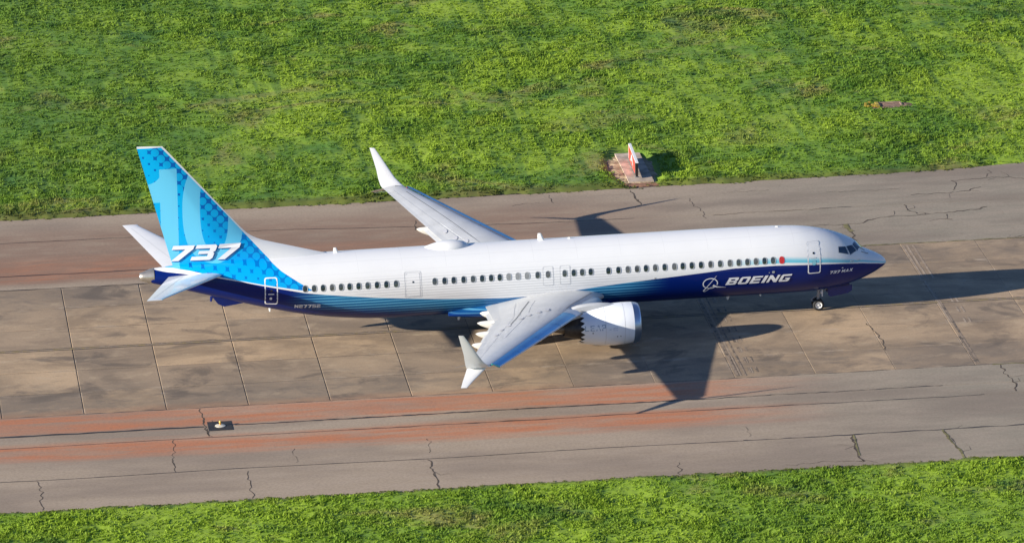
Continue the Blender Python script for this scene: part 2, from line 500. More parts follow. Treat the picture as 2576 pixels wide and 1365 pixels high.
for pts, w in list(CRACKS):
    if w >= .09:
        for q in range(2):
            a = Vector(random.choice(pts)); L_ = random.uniform(.5, 1.5); th = random.uniform(0, 2 * PI)
            CRACKS.append(([tuple(a), (a.x + L_ * .5 * math.cos(th), a.y + L_ * .5 * math.sin(th)), (a.x + L_ * math.cos(th + .4), a.y + L_ * math.sin(th + .4))], .035))
for pts, w in CRACKS:
    o = link('pavement_crack', ribbon(pts, w * .68, 0.006, .13).me('pavement_crack', fix=False), m_crack, taxi)
# weeds rooted in two of the wider cracks
for pts, w in (([(4.56, 15.9), (4.5, 15.2), (4.65, 14.4)], .30), ([(3.04, -21.8), (3.22, -23.98), (3.36, -26.3)], .10), ([(-1.9, -21.8), (-2.2, -25.2)], .09),
               ([(-4, 11.5), (6, 11.5), (15, 11.5)], .12), ([(8, -11.4), (18, -11.42), (26, -11.4)], .13)):
    link('crack_weeds', ribbon(pts, w, 0.012, .06).me('crack_weeds', fix=False), m_weed, taxi)
# tar seals along the lane joints
def seal(f, xa, xb, w, jit=.03, wj=.5):
    pts = [(xa + (xb - xa) * i / 60, f(xa + (xb - xa) * i / 60)) for i in range(61)]
    return link('tar_seal', ribbon(pts, w, 0.009, jit, .4, wj=wj).me('tar_seal', fix=False), m_tar, taxi)
seal(l1, -75, -37.0, .17); seal(l1, -35.3, -19.5, .15); seal(l1, -19.5, -9.0, .13); seal(l1, -9, 4.5, .05, .06, .9)
seal(l2, -75, -30, .05); seal(l2, -30, 6.5, .07, .06, .9)
seal(l3, -75, -8, .06); seal(l3, -8, 30, .10, .07, .8)
seal(l4, -75, -36, .12); seal(l4, -36, -5, .05); seal(l5b, -75, -8, .05); seal(l5b, 3.5, 5.5, .04)
seal(lambda x: YC0 - .03, -75, 75, .05, .03, .9); seal(lambda x: YC1 + .03, -75, -5, .05, .03, .9)

# centre line: faded paint between two black borders
def paintstrip(name, y0, y1, mat, x0=X0, x1=X1, z=0.006):
    mb = MB(); n = 60
    V = []
    for i in range(n + 1):
        x = x0 + (x1 - x0) * i / n
        V += [(x, y0, z), (x, y1, z)]
    mb.add(V, [(2 * i, 2 * i + 2, 2 * i + 3, 2 * i + 1) for i in range(n)])
    return link(name, mb.me(name, fix=False), mat, taxi)
paintstrip('centre_line', 0.02, 0.22, m_yel)
paintstrip('centre_line_border', 0.224, 0.31, m_blk)
paintstrip('centre_line_border', -0.07, 0.016, m_blk)
# two worn holding-position markings that cross the concrete
def cross(x0, x1, y0, y1, mat, name='worn_holding_marking', z=0.007):
    mb = MB(); n = 20; V = []
    for i in range(n + 1):
        y = y0 + (y1 - y0) * i / n
        V += [(x0, y, z), (x1, y, z)]
    mb.add(V, [(2 * i, 2 * i + 1, 2 * i + 3, 2 * i + 2) for i in range(n)])
    link(name, mb.me(name, fix=False), mat, taxi)
cross(-6.62, -6.44, -11.0, 10.9, m_blk2); cross(-6.40, -6.30, -11.0, 10.9, m_pale)
cross(-6.12, -6.02, -11.0, 10.9, m_blk2)
for k in range(12):
    y = -10.6 + k * 1.83
    cross(-5.80, -5.66, y, y + .95, m_blk2, 'worn_marking_dash'); cross(-5.64, -5.56, y, y + .95, m_pale, 'worn_marking_dash')
    cross(-5.36, -5.26, y + .15, y + 1.0, m_blk2, 'worn_marking_dash')
for xx, ya, yb, mt in ((7.10, 4.6, 11.1, m_pale), (7.34, 4.6, 11.1, m_pale), (7.70, 4.6, 11.1, m_pale), (7.10, -3.6, 4.2, m_pale), (7.22, -11, 2.0, m_blk2), (7.05, -11, -6, m_blk2)):
    cross(xx, xx + .13, ya, yb, mt)
for k in range(3):
    y = -3.8 + k * 1.9
    cross(7.95, 8.07, y, y + 1.0, m_pale, 'worn_marking_dash'); cross(8.25, 8.37, y, y + 1.0, m_pale, 'worn_marking_dash')

# soil rim round the sign pad and drain
def blob(name, cx, cy, rx, ry, z, mat, seed, parent=None, n=60, dome=0.0, kind=None):
    mb = MB(); V = [(cx, cy, z + dome)]
    for q in (0.5, 1.0):
        for i in range(n):
            t = 2 * PI * i / n
            r = 1 + .30 * noise.noise(Vector((math.cos(t) * 1.6, math.sin(t) * 1.6, seed))) + .14 * noise.noise(Vector((math.cos(t) * 6, math.sin(t) * 6, seed)))
            V.append((cx + rx * r * q * math.cos(t), cy + ry * r * q * math.sin(t), z + dome * (1 - q * q) + (.02 * random.random() if q < 1 else -.10)))
    F = [(0, 1 + i, 1 + (i + 1) % n) for i in range(n)] + [(1 + i, 1 + n + i, 1 + n + (i + 1) % n, 1 + (i + 1) % n) for i in range(n)]
    mb.add(V, F)
    o = link(name, mb.me(name), mat, parent)
    if kind: o['kind'] = kind
    return o

# ------------------------------------------------------------------ turf sheets with real relief
PATCHES = [(-6.5, 29.6, 1.75, 4.3), (11.9, 40.3, 1.5, .8), (-35.5, 51.0, 1.6, .9), (28.5, 62, 3.5, 2.0), (31.5, 42, 2.6, 2.2)]
def bare(x, y):
    """0 inside the bare patches, 1 elsewhere"""
    k = np.ones_like(x)
    for i, (cx, cy, rx, ry) in enumerate(PATCHES):
        d = ((x - cx) / rx) ** 2 + ((y - cy) / ry) ** 2
        lo = 1.0 if i < 2 else .2
        k *= np.clip((d - .75 * lo) / (.5 if i < 2 else 1.6), 0, 1)
    return k
def vnoise(x, y, f, seed):
    """cheap smooth value noise on arrays"""
    r = np.random.default_rng(seed); T = r.random((256, 256))
    u, v = x * f + 1000, y * f + 1000
    i, j = np.floor(u).astype(int), np.floor(v).astype(int); a, b_ = u - i, v - j
    a = a * a * (3 - 2 * a); b_ = b_ * b_ * (3 - 2 * b_)
    g = lambda p, q: T[p % 256, q % 256]
    return (g(i, j) * (1 - a) + g(i + 1, j) * a) * (1 - b_) + (g(i, j + 1) * (1 - a) + g(i + 1, j + 1) * a) * b_
def relief(x, y):
    """height of the turf mass: tussocks, hollows, mowing streaks"""
    h = .10 * vnoise(x, y, .12, 1) + .10 * vnoise(x, y, .5, 2) + .12 * vnoise(x, y, 1.3, 3) * vnoise(x, y, .2, 4) + .07 * vnoise(x, y, 3.1, 5)
    return h
def turf(name, x0, x1, y0, y1, step, edge, sign):
    nx, ny = int((x1 - x0) / step), int((y1 - y0) / step)
    X, Y = np.meshgrid(np.linspace(x0, x1, nx + 1), np.linspace(y0, y1, ny + 1))
    e = np.array([edge(t) for t in X[0]])[None, :]
    d = (Y - e) * sign                      # metres into the grass
    jag = .45 * vnoise(X, Y, .9, 31) + .30 * vnoise(X, Y, 3, 32) - .42
    k = np.clip((d + jag + .05) / .35, 0, 1)
    Z = -.09 + k * (.08 + relief(X, Y) * (.35 + .65 * bare(X, Y))) - (1 - bare(X, Y)) * .10
    V = np.stack([X, Y, Z], -1).reshape(-1, 3)
    idx = np.arange((nx + 1) * (ny + 1)).reshape(ny + 1, nx + 1)
    F = np.stack([idx[:-1, :-1], idx[:-1, 1:], idx[1:, 1:], idx[1:, :-1]], -1).reshape(-1, 4)
    me = bpy.data.meshes.new(name)
    me.vertices.add(len(V)); me.vertices.foreach_set('co', V.astype(np.float32).ravel())
    me.loops.add(F.size); me.loops.foreach_set('vertex_index', F.astype(np.int32).ravel())
    me.polygons.add(len(F)); me.polygons.foreach_set('loop_start', np.arange(0, F.size, 4, dtype=np.int32))
    me.polygons.foreach_set('use_smooth', np.ones(len(F), bool))
    me.update(calc_edges=True)
    o = link(name, me, m_turf); o['kind'] = 'structure'
    return o
turf('ground', -85, 70, 24.7, 110, .30, far_edge, 1)
turf('ground', -85, 50, -60, -26.2, .30, near_edge, -1)

def tufts(name, label, n, x0, x1, y0, y1, edge, sign, blades=8, dens=None):
    x = rng.uniform(x0, x1, n); y = rng.uniform(y0, y1, n)
    e = np.interp(x, np.linspace(x0, x1, 400), [edge(t) for t in np.linspace(x0, x1, 400)])
    d = (y - e) * sign
    keep = (d > -.10 - .40 * (vnoise(x, y, .9, 31) - .5)) & (rng.random(n) < bare(x, y) * 1.2) 
    # keep only what the photograph can nearly see
    keep &= (x > -55 - (y * .03) - 8) & (x < 8.5 + (y + 45) * .235 + 9)
    x, y, d = x[keep], y[keep], d[keep]; n = len(x)
    z = -.03 + relief(x, y) * np.clip(d / .4, .2, 1)
    vig = vnoise(x, y, .22, 7) * .6 + vnoise(x, y, 1.1, 8) * .6
    H = (.045 + .20 * np.clip(vig, 0, 1) ** 1.6) * rng.uniform(.7, 1.3, n) * np.clip(.45 + d * .5, .45, 1)
    R = H * rng.uniform(.6, 1.0, n) + .04
    K = blades
    ang = rng.uniform(0, 2 * PI, (n, K)); tilt = rng.uniform(.1, 1.0, (n, K))
    bx = x[:, None] + rng.normal(0, 1, (n, K)) * R[:, None] * .55
    by = y[:, None] + rng.normal(0, 1, (n, K)) * R[:, None] * .55
    hh = H[:, None] * rng.uniform(.6, 1.15, (n, K))
    tx = bx + np.cos(ang) * hh * tilt; ty = by + np.sin(ang) * hh * tilt; tz = z[:, None] + hh * (1.05 - .5 * tilt)
    w = (.030 + .045 * rng.random((n, K)))
    pa = ang + PI / 2 + rng.normal(0, .4, (n, K))
    ax, ay = np.cos(pa) * w, np.sin(pa) * w
    zb = z[:, None] + hh * .15
    V = np.stack([np.stack([bx - ax, by - ay, zb], -1), np.stack([bx + ax, by + ay, zb], -1), np.stack([tx + ax * .5, ty + ay * .5, tz], -1)], 2).reshape(-1, 3)
    T = n * K
    me = bpy.data.meshes.new(name)
    me.vertices.add(T * 3); me.vertices.foreach_set('co', V.astype(np.float32).ravel())
    me.loops.add(T * 3); me.loops.foreach_set('vertex_index', np.arange(T * 3, dtype=np.int32))
    me.polygons.add(T); me.polygons.foreach_set('loop_start', np.arange(0, T * 3, 3, dtype=np.int32))
    me.update(calc_edges=True)
    at = me.attributes.new('tint', 'FLOAT', 'FACE')
    tint = np.clip(.5 + .35 * (rng.random((n, 1)) - .5) * 2 + .3 * (rng.random((n, K)) - .5), 0, 1)
    at.data.foreach_set('value', tint.astype(np.float32).ravel())
    o = link(name, me, m_tuft)
    return tag(o, label, 'grass', kind='stuff')
tufts('grass', 'rough green grass covering the field beyond the taxiway', 122000, -66, 52, 25, 98, far_edge, 1)
tufts('grass', 'bright green grass along the near side of the taxiway', 42000, -66, 22, -49, -26.4, near_edge, -1)

# ------------------------------------------------------------------ sign on its pad
m_pad = simple('pad_concrete', (0.44, 0.35, 0.27), .9, grain=.32, gscale=1.4)
padmb = MB(); padmb.box(-7.2, -5.62, 26.62, 32.75, -0.2, 0.07)
blob('soil_patch', -6.65, 29.55, 2.0, 4.1, 0.015, m_soil, 3, kind='structure')
blob('soil_patch', -6.4, 26.1, 2.8, .55, 0.018, simple('red_clay', (0.26, 0.13, 0.075), .95, grain=.3), 5, kind='structure')
tag(link('concrete_pad', padmb.me('concrete_pad'), m_pad), 'pale concrete footing pad under the red taxiway sign', 'concrete pad')
m_red = simple('sign_red', (0.80, 0.055, 0.030), .35, coat=.3)
m_wht = simple('sign_white', (0.80, 0.80, 0.78), .4, grain=.03)
m_sblk = simple('sign_black', (0.012, 0.012, 0.014), .4)
m_gal = simple('galvanised_steel', (0.42, 0.42, 0.42), .45, .6)
sg = bpy.data.objects.new('taxiway_sign', None); C.objects.link(sg); sg.location = (-6.52, 29.2, 0.07)
sg.rotation_euler = (0, 0, math.radians(-2.0))
tag(sg, 'low red and white taxiway sign standing on its pad in the grass', 'sign')
SY0, SY1, SZ0, SZ1 = -2.05, 2.05, .12, 1.02
b_ = MB(); b_.box(-.065, .065, SY0, SY1, SZ0, SZ1); link('sign_case', b_.me('sign_case'), m_sblk, sg)
b_ = MB()
b_.box(-.085, .085, SY0 - .03, SY1 + .03, SZ1, SZ1 + .05)
b_.box(-.085, .085, SY1, SY1 + .04, SZ0, SZ1 - .002)
link('sign_frame', b_.me('sign_frame'), m_wht, sg)
def plate(x, y0, y1, z0, z1, mat, name, parent):
    b_ = MB(); b_.box(x - .006, x, y0, y1, z0, z1); return link(name, b_.me(name), mat, parent)
plate(-.068, -1.35, SY1 - .02, SZ0 + .03, SZ1 - .03, m_red, 'red_face', sg)
plate(-.068, SY0 + .02, -1.37, SZ0 + .03, SZ1 - .03, m_sblk, 'black_face', sg)
def letters_flat(txt, size, mat, parent, M, name='lettering', shear=0, offset=0, spacing=1.0):
    cu = bpy.data.curves.new(name, 'FONT'); cu.body = txt; cu.size = size; cu.shear = shear; cu.offset = offset
    cu.align_x = 'CENTER'; cu.align_y = 'CENTER'; cu.extrude = .004; cu.space_character = spacing
    o = bpy.data.objects.new('tmp', cu); C.objects.link(o)
    dg = bpy.context.evaluated_depsgraph_get()
    me = bpy.data.meshes.new_from_object(o.evaluated_get(dg)); bpy.data.objects.remove(o)
    me.transform(M)
    me.materials.clear()
    me.name = name
    return link(name, me, mat, parent)
# the sign faces -x; letters read from that side
MF = Matrix(((0, 0, -1, -.078), (-1, 0, 0, 0), (0, 1, 0, 0), (0, 0, 0, 1)))
letters_flat('A', .78, m_wht, sg, Matrix.Translation((0, .30, .55)) @ MF @ Matrix.Diagonal((2.4, 1, 1, 1)), 'letter', offset=.0)
for yy in (-1.7, -.6, .6, 1.7):
    b_ = MB(); b_.tube([(0, yy, 0), (0, yy, SZ0)], .035, 8); b_.box(-.10, .10, yy - .10, yy + .10, 0, .015)
    link('leg', b_.me('leg'), m_gal, sg)

# ------------------------------------------------------------------ drain in the grass
dr = bpy.data.objects.new('drain_inlet', None); C.objects.link(dr); dr.location = (11.95, 40.35, -.02)
tag(dr, 'sunken reddish drain inlet with a yellow edge in the far grass', 'drain')
blob('soil_patch', 12.2, 40.2, 1.75, .95, 0.13, simple('brick_red_soil', (0.23, 0.145, 0.10), .95, grain=.35), 8, kind='structure')
b_ = MB()
b_.box(-.75, .75, -.42, -.32, -.1, .14); b_.box(-.75, .75, .32, .42, -.1, .22); b_.box(.65, .75, -.318, .318, -.1, .205); b_.box(-.75, -.65, -.318, .318, -.1, .205)
link('kerb', b_.me('kerb'), simple('drain_brick', (0.26, 0.18, 0.14), .9, grain=.25), dr)
b_ = MB()
for k in range(9): b_.box(-.60 + k * .15, -.55 + k * .15, -.315, .315, .10, .13)
link('grate', b_.me('grate'), simple('rusty_iron', (0.035, 0.022, 0.018), .7, .3), dr)
b_ = MB(); b_.box(-.95, -.755, -.45, .45, -.1, .235)
for k in range(16):
    px, py = -1.0 - random.random() * .75, random.uniform(-.32, .42)
    b_.box(px - .07, px + .07, py - .035, py + .035, .12, .20 + random.random() * .10)
ym = link('yellow_marker', b_.me('yellow_marker'), simple('marker_yellow', (0.36, 0.27, 0.04), .6, grain=.3), dr)
ym['kind'] = 'stuff'

# ------------------------------------------------------------------ taxiway edge light on its black base
el = bpy.data.objects.new('edge_light', None); C.objects.link(el); el.location = (-36.1, -14.62, 0.0)
tag(el, 'yellow topped edge light on a white disc over a black patch', 'taxiway light')
b_ = MB(); b_.box(-.68, .66, -.72, .76, -.01, .018); link('base_patch', b_.me('base_patch'), m_tar, el)
b_ = MB(); b_.lathe([(.018, .0), (.018, .29), (.04, .29), (.055, .22), (.085, .10), (.085, 0)], (0, 0, 0), (0, 0, 1), (1, 0, 0), 28)
link('base_plate', b_.me('base_plate', angle=40), simple('weathered_white', (.60, .56, .46), .6, grain=.2, gscale=5), el)
b_ = MB(); b_.lathe([(.085, .05), (.20, .045), (.21, .070), (.23, .070)], (0, 0, 0), (0, 0, 1), (1, 0, 0), 16)
link('stem', b_.me('stem', angle=40), simple('lamp_orange', (.62, .30, .04), .45), el)
b_ = MB(); b_.lathe([(.23, .066), (.27, .070), (.31, .050), (.33, 0.0)], (0, 0, 0), (0, 0, 1), (1, 0, 0), 16)
link('lens', b_.me('lens', smooth=True), simple('lens_amber', (.70, .48, .10), .2), el)
# ================================================================== the airliner
# coordinates: s = metres aft of the nose tip, y = left, z = up; local x = 4 - s (nose gear at the origin)
TOP=[(-.04,2.68),(.0,2.80),(.13,2.97),(.35,3.13),(.65,3.30),(1.0,3.46),(1.41,3.68),(1.6,3.88),(1.8,4.07),(2.23,4.33),(2.89,4.62),(3.66,4.86),(4.42,5.02),(5.44,5.14),(7,5.20),(10,5.24),(15,5.25),(33,5.27),(37,5.28),(40,5.18),(42,5.03),(42.75,4.96),(43.4,4.72)]
BOT=[(-.04,2.68),(.0,2.58),(.13,2.48),(.33,2.36),(.65,2.17),(.94,2.03),(1.61,1.75),(2.3,1.54),(3.2,1.37),(4.4,1.26),(6,1.23),(8,1.23),(28,1.23),(29.85,1.26),(32.2,1.46),(34,1.74),(36.5,2.34),(39,3.05),(40.8,3.56),(42.75,4.10),(43.4,4.28)]
WID=[(-.04,.0),(.0,.13),(.13,.31),(.35,.5),(.65,.68),(1.0,.86),(1.41,1.03),(1.8,1.17),(2.3,1.33),(3,1.51),(4,1.70),(5,1.81),(6,1.86),(7,1.88),(30,1.88),(32,1.85),(34,1.75),(36,1.57),(38,1.29),(40,.95),(42,.57),(42.75,.43),(43.4,.22)]
MID=[(-.04,2.68),(1,2.78),(2,2.9),(4,3.15),(6,3.3),(8,3.37),(28,3.37),(32,3.42),(36,3.75),(40,4.25),(43.4,4.5)]
def _lin(T,s):  # monotone cubic (pchip-like)
    n=len(T)
    if s<=T[0][0]: return T[0][1]
    if s>=T[-1][0]: return T[-1][1]
    for i in range(n-1):
        if s<=T[i+1][0]: break
    def d(k):
        if k<=0 : return (T[1][1]-T[0][1])/(T[1][0]-T[0][0])
        if k>=n-1: return (T[-1][1]-T[-2][1])/(T[-1][0]-T[-2][0])
        a=(T[k][1]-T[k-1][1])/(T[k][0]-T[k-1][0]); b=(T[k+1][1]-T[k][1])/(T[k+1][0]-T[k][0])
        return 0 if a*b<=0 else 2*a*b/(a+b)
    x0,y0=T[i];x1,y1=T[i+1];h=x1-x0;t=(s-x0)/h
    return y0*(2*t**3-3*t*t+1)+d(i)*h*(t**3-2*t*t+t)+y1*(-2*t**3+3*t*t)+d(i+1)*h*(t**3-t*t)
def fus(s,t): # t angle: 0 = widest right side(-y), pi/2 top, -pi/2 bottom
    w=_lin(WID,s);m=_lin(MID,s);c,sn=math.cos(t),math.sin(t)
    b=_lin(TOP,s) if sn>0 else _lin(BOT,s)
    return (s,-w*c,m+abs(b-m)*sn)
def t_of_z(s,z):
    m=_lin(MID,s);b=_lin(TOP,s) if z>m else _lin(BOT,s)
    q=max(-1,min(1,(z-m)/(abs(b-m)+1e-9)))
    return math.asin(q)

def X(s): return 4.0 - s
def L3(p): return (4.0 - p[0], p[1], p[2])
air = bpy.data.objects.new('airliner', None); C.objects.link(air)
air.rotation_euler = (0, 0, 0.028884)
tag(air, 'white and blue twin jet airliner taxiing on its wheels', 'airplane')

# ---- livery ---------------------------------------------------------------
NAVY = (0.0, 0.012, 0.130); BLUE = (0.016, 0.155, 0.340); LBLUE = (0.150, 0.470, 0.680)
WHITE = (0.745, 0.75, 0.75); CYAN = (0.0, 0.400, 0.780); DBLUE = (0.0, 0.120, 0.460); GLYPH = (0.130, 0.560, 0.820)
def coat(b, r=.30, w=.9, cr=.05):
    b.inputs['Roughness'].default_value = r
    b.inputs['Coat Weight'].default_value = w
    b.inputs['Coat Roughness'].default_value = cr
m_liv, nt, b = newmat('airliner_livery')
P = opos(nt); x, y, z = sep(nt, P)
s_ = 4.0 - x
zb = s_.curve([(-.1, 2.60), (.6, 2.80), (1.59, 3.01), (2.9, 3.19), (4.27, 3.31), (6.83, 3.44), (9.36, 3.43), (10.98, 3.29), (13.98, 3.08), (15.61, 2.96), (17.24, 2.82),
               (19.2, 2.60), (21.12, 2.46), (22.77, 2.45), (25, 2.56), (27.22, 2.72), (30, 2.98), (33.37, 3.39), (34.21, 3.50), (35.19, 3.71), (36.82, 4.05), (37.79, 4.26), (38.68, 4.42),
               (39.88, 4.63), (41.26, 4.77), (42.06, 4.85), (42.8, 4.98), (43.5, 5.1)])
below = z.lt(zb)
dust = noise_t(nt, P, .6, 5, .6)
white = mixc(nt, dust.ramp(.4, .7, 0, .35), WHITE, (0.70, 0.705, 0.71))
# thin grey pinstripes
g = (z * (1 / .155)).fract().lt(.30) * z.lt(4.32) * (z - zb).gt(.14)
gf = s_.ramp(13.2, 17.5) * s_.ramp(33.8, 30.5) * z.ramp(4.4, 3.8)
c = mixc(nt, g * gf * .60, white, (0.42, 0.43, 0.44))
# cyan band that grows towards the nose
ct = s_.curve([(-.1, 2.75), (.6, 2.98), (1.58, 3.25), (3.73, 3.72), (6.2, 3.98), (9.6, 4.02), (12, 4.02)])
cb = s_.curve([(-.1, 2.63), (.6, 2.86), (1.59, 3.09), (3.74, 3.37), (6.22, 3.57), (9.6, 3.58), (12, 3.6)])
band = (z - cb).gt(0) * ((ct - z) / (ct - cb)).ramp(0, .75) * s_.ramp(10.6, 6.4)
c = mixc(nt, band * .9, c, (0.09, 0.500, 0.640))
# lower blue
mid = s_.ramp(12.9, 16.6) * (s_ + (z - 2.5) * .9).ramp(36.2, 32.6)
zr = zb - z
grad = zr.ramp(1.25, .15)
low = mixc(nt, mid * grad, NAVY, BLUE)
st = ((z + .05) * (1 / .185)).fract().lt(.34)
streak = noise_t(nt, vscale(nt, P, (.35, 1, 9)), 1.0, 3)
low = mixc(nt, mid * st * zr.ramp(1.3, .4) * streak.ramp(.25, .6, .45, 1.0) * .85, low, LBLUE)
fair = s_.ramp(22.9, 23.6) * s_.ramp(26.2, 24.6) * z.ramp(1.45, 1.75) * z.lt(2.42) * (y * -1).gt(1.80)
low = mixc(nt, fair * (.12 + st * .75) * .75, low, (0.12, 0.42, 0.66))
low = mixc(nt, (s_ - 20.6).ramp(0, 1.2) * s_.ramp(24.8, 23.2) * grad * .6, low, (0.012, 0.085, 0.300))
c = mixc(nt, below, c, low)
# tail pattern, drawn in side view: s and z
sb = z.curve([(3.4, 33.20), (3.68, 33.83), (4.21, 34.67), (4.75, 35.50), (5.18, 36.02), (6.0, 36.74), (6.79, 37.44), (7.93, 38.38), (9.56, 39.79), (10.38, 40.50), (12.19, 42.08), (12.6, 42.4)])
pb = s_.curve([(33, 3.55), (34.45, 3.68), (36.65, 4.08), (38.59, 4.47), (40.67, 4.90), (41.59, 5.02), (43.5, 5.05)])
inpat = s_.gt(sb) * z.gt(pb) * z.lt(12.13)
d = s_ - sb
ca, sa = math.cos(math.radians(49)), math.sin(math.radians(49))
u = ((s_ * ca + z * sa) * (1 / .50)).fract() - .5
v = ((s_ * sa - z * ca) * (1 / .47)).fract() - .5
rr = (u * u + v * v).m('SQRT')
Rr = d.ramp(0.0, 2.6, .43, .645) - z.ramp(5.9, 4.7) * .15 * s_.ramp(36.5, 38.5) + z.ramp(9.0, 11.5) * .02
dk = rr.gt(Rr.max(.42))
pc = mixc(nt, dk, CYAN, DBLUE)
pc = mixc(nt, z.ramp(8.6, 6.6) * s_.ramp(41.5, 39) * .35, pc, (0.0, 0.27, 0.70))
# the figure 1
stem = s_.gt(41.19) * s_.lt(42.18) * z.gt(5.0) * z.lt(10.85)
cc = ((s_ - 42.97).pow(2) + (z - 10.92).pow(2)).m('SQRT')
flag = s_.gt(42.10) * z.lt(10.85) * z.gt(8.88) * cc.gt(.95)
# the figure 0
def supel(cx, cz, a, h, p):
    return (((s_ - cx).abs() / a).pow(p) + ((z - cz).abs() / h).pow(p)).lt(1)
zero = supel(39.18, 8.18, 1.755, 3.015, 2.4) * (1 - supel(39.13, 8.19, .81, 2.26, 2.5))
gl = stem.max(flag).max(zero)
pc = mixc(nt, gl, pc, GLYPH)
c = mixc(nt, inpat, c, pc)
# hair-line skin joints
jt = ((s_ - .6) * (1 / 2.54)).fract().lt(.008)
lap = ((z - 4.46).abs().lt(.008)).max((z - 4.98).abs().lt(.008)).max((z - 3.30).abs().lt(.006)) * s_.gt(3.5) * s_.lt(35)
c = mixc(nt, lap * .16, c, (.4, .4, .42))
bump(nt, b, noise_t(nt, vscale(nt, P, (1.9, 1, .5)), 1.0, 2, .5), .12, .02)
c = mixc(nt, jt * s_.gt(5.6) * s_.lt(33) * z.gt(4.5) * .22, c, (.4, .4, .42))
setc(nt, b, c); coat(b, .38, .18, .08); b.inputs['Specular IOR Level'].default_value = .18

m_white = simple('gloss_white_paint', (0.76, 0.76, 0.75), .34, coat=.6, grain=.03, gscale=.8)
m_wing = simple('wing_grey_white', (0.49, 0.505, 0.515), .42, coat=.25, grain=.06, gscale=.9)
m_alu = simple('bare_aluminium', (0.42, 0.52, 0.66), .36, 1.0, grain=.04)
m_slat = simple('slat_metal_sky_blue', (0.08, 0.36, 0.64), .36, .75, grain=.10, gscale=.7)  # bare metal; the blue sky reflection is painted into its base colour
m_glass = simple('window_glass', (0.016, 0.026, 0.030), .12, coat=.8, grain=.3)
m_glass2 = simple('window_with_shade_down', (0.26, 0.27, 0.27), .3, grain=.08)
m_glass_b = simple('window_glass_grey', (0.050, 0.060, 0.062), .12, coat=.8, grain=.3)
m_glass_c = simple('window_glass_half_blind', (0.085, 0.088, 0.088), .2, coat=.6, grain=.5, gscale=4)
m_frame = simple('window_surround', (0.30, 0.32, 0.33), .5)
m_redw = simple('red_window_surround', (0.55, 0.02, 0.025), .4)
m_glassc = simple('cockpit_glass', (0.010, 0.024, 0.050), .06, coat=1.0, grain=.4, gscale=2)
m_line = simple('panel_line', (0.13, 0.135, 0.14), .6)
m_seam = simple('wing_seam_grey', (0.24, 0.245, 0.25), .6)
m_gline = simple('door_outline_grey', (0.58, 0.59, 0.60), .5)
m_dark = simple('engine_dark_metal', (0.060, 0.055, 0.055), .45, .7, grain=.25)
m_noz = simple('titanium_nozzle', (0.16, 0.14, 0.125), .4, .8, grain=.2)
m_tyre = simple('tyre_rubber', (0.014, 0.014, 0.015), .8, grain=.2)
m_rim = simple('wheel_rim_white', (0.62, 0.62, 0.60), .4, grain=.06)
m_strut = simple('landing_gear_grey', (0.30, 0.30, 0.31), .4, .2)
m_navy = simple('navy_gloss', NAVY, .4, coat=.1)
m_lett = simple('lettering_white', (0.78, 0.79, 0.82), .4, coat=.3, grain=.02)
m_shadowletter = simple('lettering_blue_edge', (0.005, 0.10, 0.36), .4, coat=.3)
m_cowl = simple('cowl_paint', (0.78, 0.81, 0.85), .30, coat=.6, grain=.03, gscale=.8)
m_cream = simple('fairing_cream', (0.74, 0.72, 0.66), .4, coat=.3)

# ---- fuselage skin --------------------------------------------------------
def svals(a, b_, n): return [a + (b_ - a) * i / n for i in range(n)]
SV = [-.04, -.02, 0, .03, .07] + svals(.13, 3.2, 40) + svals(3.2, 8, 24) + svals(8, 28, 20) + svals(28, 43.4, 50) + [43.4]
NT = 72
secs = [[L3(fus(s, 2 * PI * j / NT)) for j in range(NT)] for s in SV]
mb = MB(); mb.loft(secs, cap=True)
fus_o = link('fuselage', mb.me('fuselage', angle=50), m_liv, air)
def nrm(s, t):
    e = .01
    a = Vector(fus(s + e, t)) - Vector(fus(s - e, t)); c_ = Vector(fus(s, t + e)) - Vector(fus(s, t - e))
    n = a.cross(c_).normalized()
    p = Vector(fus(s, t)); m = _lin(MID, s)
    if n.y * p.y + n.z * (p.z - m) < 0: n = -n
    return n
def skin(s, t, o=0.0):
    return Vector(L3(fus(s, t))) + (lambda n: Vector((-n.x, n.y, n.z)))(nrm(s, t)) * o
def skinz(s, z, o=0.0): return skin(s, t_of_z(s, z), o)
def rrect(w, h, r, n=4):
    P = []
    for cx, cy, a0 in ((w / 2 - r, h / 2 - r, 0), (-w / 2 + r, h / 2 - r, 90), (-w / 2 + r, -h / 2 + r, 180), (w / 2 - r, -h / 2 + r, 270)):
        for k in range(n + 1):
            a = math.radians(a0 + 90 * k / n); P.append((cx + r * math.cos(a), cy + r * math.sin(a)))
    return P
def window(s, z, mg, mf, name='passenger_window'):
    o = rrect(.300, .430, .145, 3); i = rrect(.235, .355, .115, 3); n = len(o)
    mb = MB()
    V = [skinz(s + a, z + c_, .002) for a, c_ in o] + [skinz(s + a, z + c_, .016) for a, c_ in [(p[0] * .96, p[1] * .96) for p in o]] + [skinz(s + a, z + c_, .008) for a, c_ in i]
    F = [(k, (k + 1) % n, n + (k + 1) % n, n + k) for k in range(n)] + [(n + k, n + (k + 1) % n, 2 * n + (k + 1) % n, 2 * n + k) for k in range(n)]
    mb.add(V, F, 0); mb.add([skinz(s + a, z + c_, .0085) for a, c_ in i] + [skinz(s, z, .013)], [(k, (k + 1) % n, n) for k in range(n)], 1)
    me = mb.me(name); me.materials.append(mf); me.materials.append(mg)
    # slots must match even when only one index is used
    return link(name, me, None, air)
